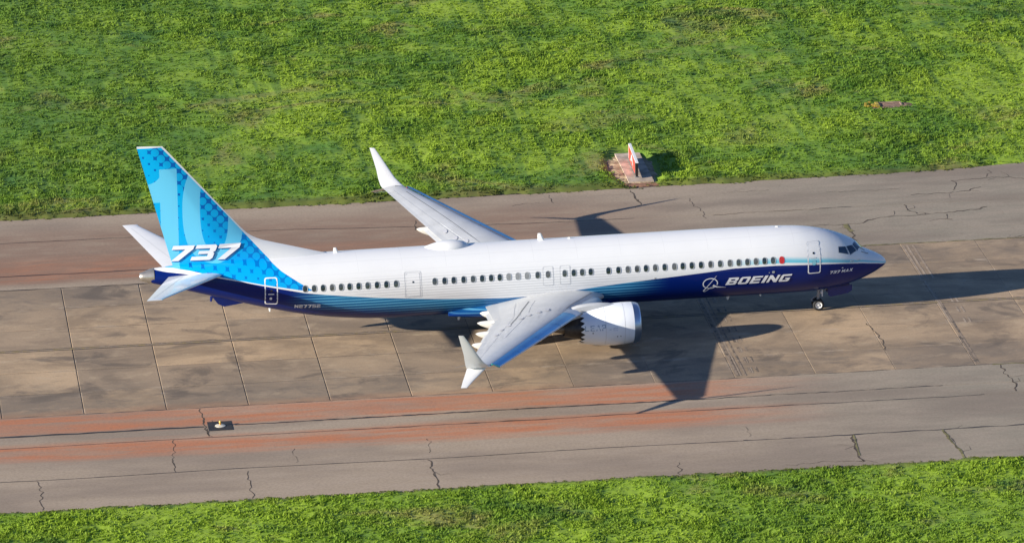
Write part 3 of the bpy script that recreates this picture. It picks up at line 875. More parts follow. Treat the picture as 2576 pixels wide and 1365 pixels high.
WINS = [34.20, 33.69, 33.18, 32.66, 32.15, 31.66, 31.14, 30.62, 30.08, 29.54, 28.98, 26.75, 26.18, 25.65, 25.08, 24.53, 24.0, 23.48, 22.98, 22.46, 21.93, 21.39, 20.78, 20.18,
        19.21, 18.68, 18.19, 17.69, 16.66, 16.08, 15.53, 14.99, 14.47, 13.93, 13.38, 12.81, 12.32, 11.79, 11.25, 10.69, 10.13, 9.56, 9.04, 8.53, 8.03, 7.52, 7.02]
for s in WINS:
    window(s, 3.755, m_glass2 if s in (22.46, 21.93, 21.39) else random.choice((m_glass, m_glass, m_glass_b, m_glass_c)), m_frame)
tag(window(6.51, 3.74, simple('red_window_blank', (.50, .03, .03), .4), m_redw), 'bright red window, foremost in the row')

def outline(s0, s1, z0, z1, w, mat, name, r=.12, o=.010, lean=0.0, parent=None):
    """a rounded-rectangle frame that follows the skin (lean: shift of s per metre of z)"""
    W, H = abs(s1 - s0), z1 - z0; cs, cz = (s0 + s1) / 2, (z0 + z1) / 2
    def ring(k):
        P = rrect(W - 2 * k, H - 2 * k, max(r - k, .02), 4); Q = []
        n = len(P)
        for i in range(n):
            a, b_ = P[i], P[(i + 1) % n]; L = math.dist(a, b_); m = max(1, int(L / .25))
            for j in range(m): Q.append((a[0] + (b_[0] - a[0]) * j / m, a[1] + (b_[1] - a[1]) * j / m))
        return Q
    A = ring(0)
    cx = [(a * (W - 2 * w) / W, c_ * (H - 2 * w) / H) for a, c_ in A]
    V = [skinz(cs + a + lean * c_, cz + c_, o) for a, c_ in A] + [skinz(cs + a + lean * c_, cz + c_, o) for a, c_ in cx]
    n = len(A); mb = MB(); mb.add(V, [(k, (k + 1) % n, n + (k + 1) % n, n + k) for k in range(n)])
    return link(name, mb.me(name, fix=False), mat, parent or air)
def doorpanel(s0, s1, z0, z1, lean=0.0, name='door', o=.005):
    """the door leaf itself: skin-hugging panel, livery carried across"""
    mb = MB(); n, m = 6, 16; V = []
    for j in range(m + 1):
        z = z0 + (z1 - z0) * j / m
        for i in range(n + 1):
            V.append(skinz(s0 + (s1 - s0) * i / n + lean * (z - (z0 + z1) / 2), z, o))
    mb.add(V, [(j * (n + 1) + i, j * (n + 1) + i + 1, (j + 1) * (n + 1) + i + 1, (j + 1) * (n + 1) + i) for j in range(m) for i in range(n)])
    return link(name, mb.me(name, smooth=True, fix=True), m_liv, air)
def patch(s, z, w, h, mat, name, parent, o=.016):
    mb = MB(); P = rrect(w, h, min(w, h) * .35, 3)
    mb.add([skinz(s + a, z + c_, o) for a, c_ in P], [tuple(range(len(P)))])
    return link(name, mb.me(name), mat, parent)
m_whline = simple('door_outline_white', (0.80, 0.80, 0.80), .4)
d1 = doorpanel(4.24, 4.94, 2.84, 4.52); outline(4.20, 4.97, 2.79, 4.55, .055, m_whline, 'door_outline', parent=d1)
outline(4.19, 4.98, 3.40, 4.57, .022, m_gline, 'door_seam', parent=d1, o=.013)
patch(4.60, 3.98, .12, .12, m_glass, 'door_window', d1); patch(4.64, 3.72, .34, .05, m_gline, 'handle', d1)
patch(4.60, 3.45, .20, .30, simple('door_placard', (.20, .52, .60), .5), 'placard', d1)
d2 = doorpanel(35.80, 36.46, 2.84, 4.42); outline(35.76, 36.50, 2.80, 4.46, .060, m_whline, 'door_outline', parent=d2)
patch(36.12, 3.72, .12, .12, m_glass, 'door_window', d2); patch(36.14, 3.50, .34, .06, m_lett, 'handle', d2); patch(36.16, 3.22, .14, .16, m_lett, 'placard', d2)
d3 = doorpanel(27.62, 28.40, 2.96, 4.28); outline(27.60, 28.42, 2.93, 4.31, .016, m_gline, 'door_outline', parent=d3)
outline(27.52, 28.50, 2.87, 4.37, .020, m_gline, 'door_seam', parent=d3); patch(28.0, 3.80, .10, .10, m_glass, 'door_window', d3)
for a, b_ in ((19.90, 20.46), (18.91, 19.47)):
    dd = doorpanel(a, b_, 3.12, 4.16, name='overwing_exit', o=.002)
    outline(a - .03, b_ + .03, 3.09, 4.19, .022, m_gline, 'door_outline', parent=dd)

# ---- cockpit windows ------------------------------------------------------
def glaze(poly, name, mat, o=.012, mirror=False, n=7):
    """4-corner patch in (s, t) on the skin; t in radians from the right side over the top"""
    (a, b_, c_, d_) = poly; mb = MB(); V = []
    for j in range(n + 1):
        for i in range(n + 1):
            u, v = i / n, j / n
            s = (a[0] * (1 - u) + b_[0] * u) * (1 - v) + (d_[0] * (1 - u) + c_[0] * u) * v
            t = (a[1] * (1 - u) + b_[1] * u) * (1 - v) + (d_[1] * (1 - u) + c_[1] * u) * v
            p = skin(s, t, o)
            if mirror: p.y = -p.y
            V.append(p)
    mb.add(V, [(j * (n + 1) + i, j * (n + 1) + i + 1, (j + 1) * (n + 1) + i + 1, (j + 1) * (n + 1) + i) for j in range(n) for i in range(n)])
    return link(name, mb.me(name, smooth=True), mat, air)
W3 = [(3.03, .72), (2.60, .78), (2.45, .49), (3.05, .50)]
W2 = [(2.53, .80), (2.15, .95), (1.92, .73), (2.33, .48)]
W1 = [(2.10, .99), (1.80, 1.50), (1.40, 1.46), (1.86, .76)]
def grow(P, k):
    cx = sum(p[0] for p in P) / 4; cy = sum(p[1] for p in P) / 4
    return [(cx + (p[0] - cx) * k, cy + (p[1] - cy) * k) for p in P]
for W in (W3, W2, W1):
    for mir in (False, True):
        f_ = glaze(grow(W, 1.13), 'cockpit_window', m_white, .008, mir)
        f_.data.materials.clear(); f_.data.materials.append(m_wing)
        g_o = glaze(W, 'glass', m_glassc, .016, mir); g_o.parent = f_
for s, t, l in ((1.35, 1.15, .35), (1.15, .95, .3)):
    mb = MB(); mb.tube([skin(s, t, .02), skin(s + .45, t - .12, .03)], .018, 6); link('wiper', mb.me('wiper'), m_line, air)

# ---- belly fairing --------------------------------------------------------
mb = MB(); secs = []
for i in range(41):
    s = 15.9 + 10.0 * i / 40; q = i / 40
    k = math.sin(PI * q) ** .75
    w = 1.45 + .46 * k; zt = 1.65 + .62 * k; zb_ = 1.40 - .38 * k
    secs.append([L3((s, -w * math.copysign(abs(math.cos(a)) ** .6, math.cos(a)), (zt + zb_) / 2 + (zt - zb_) / 2 * math.copysign(abs(math.sin(a)) ** .75, math.sin(a)))) for a in [2 * PI * j / 40 for j in range(40)]])
mb.loft(secs); link('belly_fairing', mb.me('belly_fairing', angle=50), m_liv, air)

# ---- airfoil lofts --------------------------------------------------------
def foil(LE, TE, N, th, n=14, camber=.0, x0=0.0, x1=1.0, bot=1.0):
    """closed loop from chord fraction x1 (upper) round x0 to x1 (lower). LE/TE in (s,y,z); N = up normal"""
    LE, TE, N = Vector(LE), Vector(TE), Vector(N).normalized(); c_ = (TE - LE).length; U = []; Lw = []
    for i in range(n + 1):
        x = x0 + (x1 - x0) * (1 - math.cos(PI * (.02 + .98 * i / n))) / 2 if x0 == 0 else x0 + (x1 - x0) * i / n
        if i == 0 and x0 == 0: x = 0
        t = 5 * th * (.2969 * math.sqrt(x) - .1260 * x - .3516 * x * x + .2843 * x ** 3 - .1015 * x ** 4)
        cm = camber * math.sin(PI * min(1, x * 1.1)) if x < .9 else camber * math.sin(PI * .99) * (1 - x)
        p = LE.lerp(TE, x)
        U.append(p + N * c_ * (t + cm)); Lw.append(p + N * c_ * (cm - t * bot))
    P = U[::-1] + (Lw[1:] if x0 == 0 else Lw)
    return [Vector(L3(p)) for p in P]
def le_s(y):
    y = abs(y)
    return 15.75 + (y - 1.0) * .50 if y < 1.9 else (16.3 + (y - 1.9) * .88 if y < 4.6 else 17.60 + (y - 1.9) * .546)
def le_raw(y):
    y = abs(y); a = 17.60 + (y - 1.9) * .546
    return min(a, 17.15 + (y - 1.9) * .74)
def te_s(y):
    y = abs(y); return 23.75 + .03 * y if y < 5.8 else 23.92 + (y - 5.8) * .290
def zle(y): y = abs(y); return 2.20 + 1.47 * (y - 1.9) / 15.1
def zte(y): y = abs(y); return 1.98 + 1.68 * (y - 1.9) / 15.1
def thk(y): y = abs(y); return .135 - .035 * min(1, (y - 1.5) / 15)
YS = [1.2, 1.9, 2.2, 2.5, 2.6, 3.0, 3.4, 3.8, 4.2, 5.0, 5.8, 6.4, 7, 8, 9, 10, 11, 12, 13, 14, 15, 16.4, 17.05]
def wsec(y, sg, x0=0.0, x1=1.0):
    return foil((le_raw(y), sg * y, zle(y)), (te_s(y), sg * y, zte(y)), (0, 0, 1), thk(y), 48, .018, x0, x1)
def upper(y, sg, f, o=.0):
    """point on the wing's upper skin at chord fraction f"""
    LE = Vector((le_raw(y), sg * y, zle(y))); TE = Vector((te_s(y), sg * y, zte(y))); c_ = (TE - LE).length
    th = thk(y); x = f
    t = 5 * th * (.2969 * math.sqrt(x) - .1260 * x - .3516 * x * x + .2843 * x ** 3 - .1015 * x ** 4)
    cm = .018 * math.sin(PI * min(1, x * 1.1)) if x < .9 else .018 * math.sin(PI * .99) * (1 - x)
    return Vector(L3(LE.lerp(TE, x) + Vector((0, 0, c_ * (t + cm) + o))))
def rib(fn, ys, w, mat, name, parent):
    """thin strip on the wing skin through points fn(y)"""
    mb = MB(); V = []
    for y in ys:
        p = fn(y); V += [p + Vector((w / 2, 0, 0)), p - Vector((w / 2, 0, 0))]
    mb.add(V, [(2 * i, 2 * i + 1, 2 * i + 3, 2 * i + 2) for i in range(len(ys) - 1)])
    return link(name, mb.me(name, fix=False), mat, parent)
def lin(a, b_, n): return [a + (b_ - a) * i / n for i in range(n + 1)]
for sg in (-1, 1):
    mb = MB(); mb.loft([wsec(y, sg) for y in YS], cap=True)
    wing = link('wing', mb.me('wing', angle=40), m_wing, air)
    # wing-root fillet
    mb = MB(); secs = []
    for i in range(25):
        q = i / 24; s = 17.35 + q * 5.2
        k = math.sin(PI * min(1, .04 + q * .955)) ** .6
        zb0 = 2.12 - .20 * q; h = .04 + .40 * k * (1 - .45 * q); w = .04 + .62 * k * (1 - .55 * q)
        row = []
        for j in range(9):
            a = PI / 2 * j / 8
            yy = 1.55 + w * (1 - math.sin(a)) + .28; zz = zb0 + h * (1 - math.cos(a)) + .10
            row.append(L3((s, sg * yy, zz)))
        row.append(L3((s, sg * 1.5, zb0 + h + .1))); row.append(L3((s, sg * 1.5, zb0 - .1))); row.append(L3((s, sg * (1.83 + w * .8), zb0 - .05)))
        secs.append(row)
    mb.loft(secs); link('root_fillet', mb.me('root_fillet', angle=60), m_white, wing)
    # slats: drooped leading edge, four segments
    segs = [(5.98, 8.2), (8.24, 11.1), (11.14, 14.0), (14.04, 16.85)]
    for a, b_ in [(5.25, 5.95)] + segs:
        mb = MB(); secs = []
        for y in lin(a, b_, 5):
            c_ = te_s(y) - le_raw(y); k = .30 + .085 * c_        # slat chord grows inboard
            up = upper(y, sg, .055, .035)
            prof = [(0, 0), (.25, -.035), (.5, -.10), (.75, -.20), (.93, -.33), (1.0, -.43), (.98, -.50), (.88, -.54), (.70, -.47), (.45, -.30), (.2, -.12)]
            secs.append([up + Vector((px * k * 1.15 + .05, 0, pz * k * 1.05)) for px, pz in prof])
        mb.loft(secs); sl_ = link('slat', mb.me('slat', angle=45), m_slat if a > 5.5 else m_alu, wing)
        # bare lower lip
        mb = MB(); V = []
        for q in secs: V += [q[4].lerp(q[5], .2) + Vector((.014, 0, .008)), q[6] + Vector((.014, 0, -.004)), q[7] + Vector((.004, 0, -.014))]
        mb.add(V, [(3 * i + e, 3 * i + 3 + e, 3 * i + 4 + e, 3 * i + 1 + e) for i in range(5) for e in (0, 1)])
        link('slat_lip', mb.me('slat_lip', smooth=True), m_white, sl_)
    rib(lambda y: upper(y, sg, .075, .010), lin(1.95, 5.1, 8), .05, m_line, 'leading_edge_seam', wing)
    # Krueger flap inboard of the engine
    mb = MB(); secs = []
    for y in lin(2.35, 4.05, 3):
        up = upper(y, sg, .02, .0)
        secs.append([up + Vector((px, 0, pz)) for px, pz in [(0, 0), (.25, -.06), (.46, -.26), (.50, -.44), (.42, -.50), (.30, -.38), (.10, -.16)]])
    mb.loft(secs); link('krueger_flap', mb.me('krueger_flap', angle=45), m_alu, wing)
    # seams: spoiler hinge line, flap line, aileron ends
    if sg > 0:
        rib(lambda y: upper(y, sg, float(np.interp(y, [2.8, 8, 15, 16.5], [.62, .54, .40, .36])), .010), lin(3, 16, 24), .034, m_line, 'spoiler_seam', wing)
    else:
        rib(lambda y: upper(y, sg, (float(np.interp(y, [3.0, 4.6, 6.2, 8.0], [21.50, 22.12, 22.68, 23.38])) - le_raw(y)) / (te_s(y) - le_raw(y)), .030), lin(3.0, 8.0, 10), .050, m_line, 'spoiler_seam', wing)
    rib(lambda y: upper(y, sg, .735, .014), lin(2.6, 16.4, 24), .030, m_gline, 'flap_seam', wing)
    for y in (5.7, 8.2, 11.0, 12.6, 16.2):
        mb = MB(); pts = [upper(y, sg, f_, .006) for f_ in lin(.50 if y < 12 else .74, .99, 6)]
        V = []
        for p in pts: V += [p + Vector((0, .014, 0)), p - Vector((0, .014, 0))]
        mb.add(V, [(2 * i, 2 * i + 1, 2 * i + 3, 2 * i + 2) for i in range(6)]); link('flap_joint', mb.me('flap_joint', fix=False), m_gline, wing)
    # spoiler panels, slightly proud
    for a, b_ in ((3.0, 4.25), (4.3, 5.55), (5.9, 7.1), (7.15, 8.4), (8.45, 9.7), (9.75, 11.0)):
        mb = MB(); V = []
        ya = lin(a, b_, 4)
        for o_ in (.010, -.02):
            for y in ya:
                for f_ in (.54, .62, .70): V.append(upper(y, sg, f_ , o_))
        n1 = 15
        F = [(i * 3 + j, i * 3 + j + 1, (i + 1) * 3 + j + 1, (i + 1) * 3 + j) for i in range(4) for j in range(2)]
        F += [(i * 3, (i + 1) * 3, n1 + (i + 1) * 3, n1 + i * 3) for i in range(4)] + [(i * 3 + 2, n1 + i * 3 + 2, n1 + (i + 1) * 3 + 2, (i + 1) * 3 + 2) for i in range(4)]
        F += [(0, 1, n1 + 1, n1), (1, 2, n1 + 2, n1 + 1), (12, n1 + 12, n1 + 13, 13), (13, n1 + 13, n1 + 14, 14)]
        mb.add(V, F); link('spoiler', mb.me('spoiler'), m_wing, wing)
    # grey ovals that paint the cabin windows' reflection onto the wing skin
    for sa_, ya_ in ((20.85, 5.5), (21.39, 5.8), (22.02, 6.2), (22.55, 6.75), (23.45, 8.0), (24.0, 8.7), (24.45, 9.8)):
        mb = MB(); V = []
        for q_ in lin(0, 2 * PI * 11 / 12, 11):
            s_a, y_a = sa_ + .13 * math.cos(q_), ya_ + .24 * math.sin(q_)
            V.append(upper(y_a, sg, (s_a - le_raw(y_a)) / (te_s(y_a) - le_raw(y_a)), .035))
        mb.add(V, [tuple(range(12))])
        link('window_reflection', mb.me('window_reflection'), simple('window_reflection_grey', (.48, .49, .52), .5) if 'window_reflection_grey' not in bpy.data.materials else bpy.data.materials['window_reflection_grey'], wing)
    # drooped flap trailing segments
    for a, b_ in ((2.5, 5.65), (5.75, 11.0)):
        mb = MB(); secs = []
        for y in lin(a, b_, 6):
            c_ = te_s(y) - le_raw(y); T0 = Vector((te_s(y) - .35, sg * y, zte(y) - .05)); T1 = Vector((te_s(y) + .22, sg * y, zte(y) - .16))
            secs.append(foil(T0, T1, (0, 0, 1), .11, 8))
        mb.loft(secs); link('flap', mb.me('flap', angle=40), m_wing, wing)
    # flap-track fairings
    for y, ln, sE in ((2.7, 2.0, 24.30), (5.3, 2.5, 24.85), (8.1, 2.4, 25.36), (10.9, 2.1, 26.00)):
        mb = MB(); secs = []
        zE = zte(y) - .10; s0 = sE - ln
        for i in range(15):
            q = i / 14; r = .36 * min(1, q / .35) ** .6 * (1 - max(0, q - .35) / .65) ** .62 + .012
            zz = zte(y) - .28 + (zE - zte(y) + .28) * q - .10 * math.sin(PI * q)
            secs.append([L3((s0 + ln * q, sg * (y + .02) + r * .72 * math.cos(a), zz + r * 1.1 * math.sin(a))) for a in lin(0, 2 * PI * 15 / 16, 15)])
        mb.loft(secs); link('flap_track_fairing', mb.me('flap_track_fairing', angle=50), m_cream, wing)
    # split winglet
    root = wsec(17.05, sg)
    def wl(stations, name, m_):
        secs = [foil(LE, TE, N, th, 16, .0) for LE, TE, N, th in stations]
        mb = MB(); mb.loft(secs); return link(name, mb.me(name, angle=40), m_, wing)
    yb = lambda v: sg * v
    wl([((25.83, yb(17.00), 3.66), (27.18, yb(17.00), 3.66), (0, -.1 * sg, 1), .10),
        ((26.02, yb(17.30), 3.78), (27.26, yb(17.30), 3.74), (0, -.55 * sg, 1), .09),
        ((26.35, yb(17.50), 4.12), (27.36, yb(17.52), 4.10), (0, -1 * sg, .45), .085),
        ((26.70, yb(17.70), 4.66), (27.45, yb(17.72), 4.66), (0, -1 * sg, .25), .085),
        ((27.14, yb(17.92), 5.36), (27.64, yb(17.93), 5.38), (0, -1 * sg, .2), .08),
        ((27.48, yb(18.08), 5.88), (27.78, yb(18.09), 5.91), (0, -1 * sg, .2), .08)], 'winglet', m_white)
    wl([((26.10, yb(17.02), 3.60), (27.18, yb(17.02), 3.62), (0, .3 * sg, 1), .09),
        ((26.50, yb(17.45), 3.42), (27.35, yb(17.45), 3.44), (0, .45 * sg, 1), .08),
        ((26.98, yb(17.98), 3.22), (27.56, yb(17.98), 3.24), (0, .4 * sg, 1), .08),
        ((27.40, yb(18.45), 3.00), (27.74, yb(18.45), 3.01), (0, .4 * sg, 1), .08)], 'lower_winglet', m_white)
    mb = MB(); p = upper(16.9, sg, .05, 0); q = upper(16.98, sg, .45, .01)
    mb.tube([p, q], .03, 6); link('tip_seam', mb.me('tip_seam'), m_line, wing)
    mb = MB(); mb.lathe([(0, .0), (.02, .05), (.10, .045), (.14, 0)], upper(16.75, sg, .06, -.03), (1, 0, 0), (0, 0, 1), 10)
    nl = link('navigation_light', mb.me('navigation_light', smooth=True), simple('green_lens' if sg < 0 else 'red_lens', (.03, .55, .30) if sg < 0 else (.5, .03, .03), .2), wing)
    mb = MB(); mb.tube([L3((27.1, sg * 16.4, 3.62)), L3((27.75, sg * 16.5, 3.55))], [.012, .006], 5); link('static_wick', mb.me('static_wick'), m_frame, wing)

# ---- horizontal stabilisers ----------------------------------------------
for sg in (-1, 1):
    def hs(y, x0=0, x1=1):
        LEs = 38.75 + (y - .8) * (42.98 - 38.75) / 6.35; TEs = 41.95 + (y - .8) * (43.77 - 41.95) / 6.35
        z = 4.52 + .1228 * y
        return foil((LEs, sg * y, z), (TEs, sg * y, z), (0, 0, 1), .09, 14)
    mb = MB(); mb.loft([hs(y) for y in (.2, .8, 2, 3.5, 5, 6.4, 6.9)] + [foil((42.88, sg * 7.10, 5.395), (43.77, sg * 7.15, 5.40), (0, 0, 1), .05, 14)])
    h = link('horizontal_stabiliser', mb.me('horizontal_stabiliser', angle=40), m_white, air)
    def hu(y, f_):
        LEs = 38.75 + (y - .8) * (42.98 - 38.75) / 6.35; TEs = 41.95 + (y - .8) * (43.77 - 41.95) / 6.35; c_ = TEs - LEs
        t = 5 * .09 * (.2969 * math.sqrt(f_) - .1260 * f_ - .3516 * f_ ** 2 + .2843 * f_ ** 3 - .1015 * f_ ** 4)
        return Vector(L3((LEs + f_ * c_, sg * y, 4.52 + .1228 * y + t * c_ + .006)))
    rib(lambda y: hu(y, .70), lin(1.2, 6.6, 8), .03, m_gline, 'elevator_seam', h)

# ---- fin and dorsal fillet ------------------------------------------------
LEF = [(5.15, 32.3), (5.30, 32.75), (5.40, 33.15), (5.62, 33.95), (5.85, 34.78), (6.08, 35.62), (6.30, 36.40), (6.50, 36.88), (6.74, 37.24), (7.00, 37.50), (7.5, 37.93), (8.17, 38.50), (9.5, 39.62), (10.3, 40.31), (11.3, 41.17), (12.10, 41.86), (12.22, 42.00)]
def fin_le(z):
    return float(np.interp(z, [p[0] for p in LEF], [p[1] for p in LEF]))
def fin_te(z): return 41.56 + (z - 4.98) * .2572
def finsec(z, k=1.0):
    a, b_ = fin_le(z), fin_te(z); N = 26; R_, L_ = [], []
    T = .34 * (1 - (z - 5) / 10.2) if z > 5 else .34
    Tf = T * k
    for i in range(N + 1):
        q = (i / N) ** 1.7; s = a + (b_ - a) * q; d = s - a
        ml = 38.6 + (z - 7) * .5
        grow_ = 1 - math.exp(-d / 1.15); tail = min(1, max(0, (b_ - s) / (b_ - a) / .62)) ** .9
        h = max(.006, Tf * min(1, grow_) * tail)
        h = min(h, .02 + .20 * math.sqrt(max(d, 0))) if z > 6.5 else h
        if z < 6.4: h += .10 * max(0, 5.75 - z) * min(1, d / 1.5) * tail
        if i == 0: h = .0
        R_.append((s, -h)); L_.append((s, h))
    return [Vector((X(s), y, z)) for s, y in R_] + [Vector((X(s), y, z)) for s, y in L_[::-1][:-1]]
zs = [4.5, 4.8, 5.0, 5.15, 5.25, 5.35, 5.45, 5.55, 5.7, 5.85, 6.0, 6.15, 6.3, 6.45, 6.6, 6.75, 6.9, 7.1, 7.5, 8, 8.6, 9.2, 9.8, 10.4, 11, 11.6, 12.05, 12.16]
mb = MB(); secs = [finsec(z) for z in zs]
top = finsec(12.16, .3)
for i, p in enumerate(top): p.z = 12.20 + .06 * (0 - 0) + (4 - p.x - 42) * .04
secs.append(top)
mb.loft(secs); fin = link('vertical_fin', mb.me('vertical_fin', angle=40), m_liv, air)
def finy(s, z):
    """half thickness of the fin at s, z"""
    sec = [(4 - p.x, -p.y) for p in finsec(z)[:27]]
    return float(np.interp(s, [a for a, _ in sec], [b_ for _, b_ in sec]))
# ---- tail cone nozzle -----------------------------------------------------
mb = MB(); mb.lathe([(0, .455), (.25, .40), (.62, .27), (.80, .215), (.82, .19), (.60, .17)], L3((42.68, 0, 4.53)), (-1, 0, -.02), (0, 0, 1), 24)
link('exhaust_nozzle', mb.me('exhaust_nozzle', angle=40), simple('apu_metal', (.48, .44, .38), .35, .8, grain=.1), air)

# ---- engines --------------------------------------------------------------
for sg in (-1, 1):
    o = Vector(L3((15.45, sg * 4.83, 1.57))); ax = Vector((-1, 0, -.03)); up = Vector((0, 0, 1))
    prof = [(.42, 1.194), (.60, 1.210), (.9, 1.222), (1.5, 1.215), (2.1, 1.165), (2.6, 1.095), (3.0, 1.02), (3.26, .965), (3.50, .925)]
    NC = 18; NJ = NC * 8
    def chev(k, j, d, r, t):
        if k == len(prof) - 1:
            q = (j % 8) / 8; tri = 1 - abs(2 * q - 1)
            return (3.24 + .26 * tri, r + .035 * (1 - tri))
        return (d, r * (1 - .035 * max(0, -math.cos(t)) ** 2 * (1 if d < 1.5 else 0)))
    mb = MB(); mb.lathe(prof, o, ax, up, NJ, fn=chev)
    # inner face of the fan nozzle
    prof2 = [(3.50, .915), (3.2, .94), (2.6, .98)]
    def chev2(k, j, d, r, t):
        if k == 0:
            q = (j % 8) / 8; tri = 1 - abs(2 * q - 1); return (3.24 + .26 * tri, r + .035 * (1 - tri))
        return (d, r)
    mb.lathe(prof2, o, ax, up, NJ, m=1, fn=chev2)
    me = mb.me('engine', angle=45); me.materials.append(m_cowl); me.materials.append(m_dark)
    en = link('engine', me, None, air)
    mb = MB(); mb.lathe([(.421, 1.198), (.28, 1.178), (.161, 1.150), (.08, 1.125), (.02, 1.08), (.0, 1.02), (.03, .97), (.12, .93), (.30, .90), (.75, .89)], o, ax, up, 72)
    link('intake_lip', mb.me('intake_lip', angle=60), m_alu, en)
    mb = MB(); mb.lathe([(.95, .89), (.95, 0)], o, ax, up, 48); link('fan_disc', mb.me('fan_disc'), m_dark, en)
    mb = MB()
    for k in range(18):
        a = 2 * PI * k / 18
        mb.add([o + ax * dd + (up * math.cos(a + w_) + Vector((0, 1, 0)) * math.sin(a + w_)) * r for dd, r, w_ in ((.80, .24, 0), (.72, .86, .08), (.90, .88, .30), (.92, .24, .2))], [(0, 1, 2, 3)])
    link('fan_blades', mb.me('fan_blades', fix=False), m_noz, en)['kind'] = 'stuff'
    mb = MB(); mb.lathe([(.42, .0), (.50, .08), (.80, .24)], o, ax, up, 20); link('spinner', mb.me('spinner', smooth=True), m_dark, en)
    mb = MB(); mb.lathe([(2.6, .70), (3.3, .72), (3.9, .58), (4.35, .47), (4.36, .43), (4.1, .42)], o, ax, up, 40); link('core_cowl', mb.me('core_cowl', angle=40), m_dark, en)
    mb = MB(); mb.lathe([(3.9, .30), (4.4, .30), (4.9, .18), (5.25, .05), (5.27, 0)], o, ax, up, 28); link('exhaust_plug', mb.me('exhaust_plug', angle=50), m_noz, en)
    mb = MB()
    for s0 in (16.42, 17.52):
        mb.add([p for t in lin(0, 2 * PI * 47 / 48, 47) for p in ((lambda r, dd: (Vector(L3((s0, sg * 4.83 + r * math.sin(t), 1.57 - .03 * dd + r * math.cos(t)))), Vector(L3((s0 + .022, sg * 4.83 + r * math.sin(t), 1.57 - .03 * dd + r * math.cos(t))))))(float(np.interp(s0 - 15.45, [q[0] for q in prof], [q[1] for q in prof])) + .006, s0 - 15.45))],
               [(2 * i, 2 * i + 1, (2 * i + 3) % 96, (2 * i + 2) % 96) for i in range(48)])
    link('cowl_seam', mb.me('cowl_seam', fix=False), m_gline, en)
    # pylon
    mb = MB(); secs = []
    for q, (s, zt, zb_, w) in enumerate([(16.85, 2.74, 2.60, .05), (17.2, 2.82, 2.5, .14), (17.8, 2.86, 2.3, .21), (18.4, 2.84, 2.1, .24), (19.0, 2.76, 1.9, .24), (19.5, 2.60, 1.85, .22), (20.4, 2.25, 1.8, .18), (21.8, 2.05, 1.95, .05)]):
        secs.append([L3((s, sg * 4.83 + yy, zz)) for yy, zz in ((-w, zb_), (-w * 1.05, (zb_ + zt) / 2), (-w * .9, zt - .06), (-w * .4, zt), (w * .4, zt), (w * .9, zt - .06), (w * 1.05, (zb_ + zt) / 2), (w, zb_))])
    mb.loft(secs); link('pylon', mb.me('pylon', angle=50), m_wing, en)
    # nacelle strake
    mb = MB(); a0 = math.radians(42)
    def np_(s, r, a): return Vector(L3((s, sg * (4.83 + 0) + (-r * math.cos(a) if sg < 0 else -r * math.cos(a)), 1.55 + r * math.sin(a))))
    # markings on the outboard cowl
    if sg < 0:
        def nac(s, a, o_=.008):
            r = float(np.interp(s - 15.45, [p[0] for p in prof], [p[1] for p in prof])) + o_
            r *= (1 - .035 * max(0, -math.sin(a)) ** 2 * (1 if s - 15.45 < 1.5 else 0))
            return Vector(L3((s, sg * 4.83 - r * math.cos(a), 1.57 - .03 * (s - 15.45) + r * math.sin(a))))
        m_leap = simple('cowl_lettering_grey', (.32, .40, .50), .5)
        m_faint = simple('cowl_marking_faint', (.60, .64, .70), .5)
        # strokes for the word on the cowl: each a list of quads in unit letter space
        LT = {'L': [((0, 0), (.20, 0), (.20, 1), (0, 1)), ((.16, 0), (.75, 0), (.75, .14), (.16, .14))],
              'E': [((0, 0), (.20, 0), (.20, 1), (0, 1)), ((.16, 0), (.75, 0), (.75, .14), (.16, .14)), ((.16, .43), (.68, .43), (.68, .57), (.16, .57)), ((.16, .86), (.75, .86), (.75, 1), (.16, 1))],
              'A': [((0, 0), (.17, 0), (.50, 1), (.36, 1)), ((.75, 0), (.92, 0), (.58, 1), (.43, .80))],
              'P': [((0, 0), (.20, 0), (.20, 1), (0, 1)), ((.16, .86), (.70, .86), (.70, 1), (.16, 1)), ((.54, .53), (.70, .53), (.70, .86), (.54, .86)), ((.16, .40), (.70, .40), (.70, .53), (.16, .53))]}
        mb = MB(); px = 0
        for ch in 'LEAP':
            for q in LT[ch]:
                V = []
                for a_, h_ in q:
                    s = 18.72 - (px + a_) * .305
                    V.append(nac(s, math.radians(2.5) + h_ * .30, .010))
                mb.add(V, [(0, 1, 2, 3)])
            px += 1.02 if ch != 'A' else 1.10
        link('cowl_lettering', mb.me('cowl_lettering', fix=False), m_leap, en)
        mb = MB()
        for s0, s1, a0, a1 in ((17.12, 16.86, .10, .16), (17.12, 16.86, .0, .05), (17.12, 17.05, .05, .10), (17.35, 17.22, .04, .10)):
            mb.add([nac(s0, a0), nac(s1, a0), nac(s1, a1), nac(s0, a1)], [(0, 1, 2, 3)])
        link('cowl_marking', mb.me('cowl_marking', fix=False), m_faint, en)
        mb = MB()
        for s, a, w in ((18.27, -.075, .045), (16.88, -.30, .04), (16.69, -.30, .035)):
            mb.add([nac(s + w * math.cos(t), a + w * math.sin(t) / 1.2, .012) for t in lin(0, 2 * PI * 7 / 8, 7)], [tuple(range(8))])
        mb.add([nac(16.90, -.38), nac(16.86, -.38), nac(16.78, -.92), nac(16.82, -.92)], [(0, 1, 2, 3)])
        link('cowl_port', mb.me('cowl_port', fix=False), m_line, en)
        mb = MB(); mb.add([nac(16.25, .75), nac(17.25, .80), Vector(nac(17.25, .80, .20)), Vector(nac(16.75, .78, .16))], [(0, 1, 2, 3)])

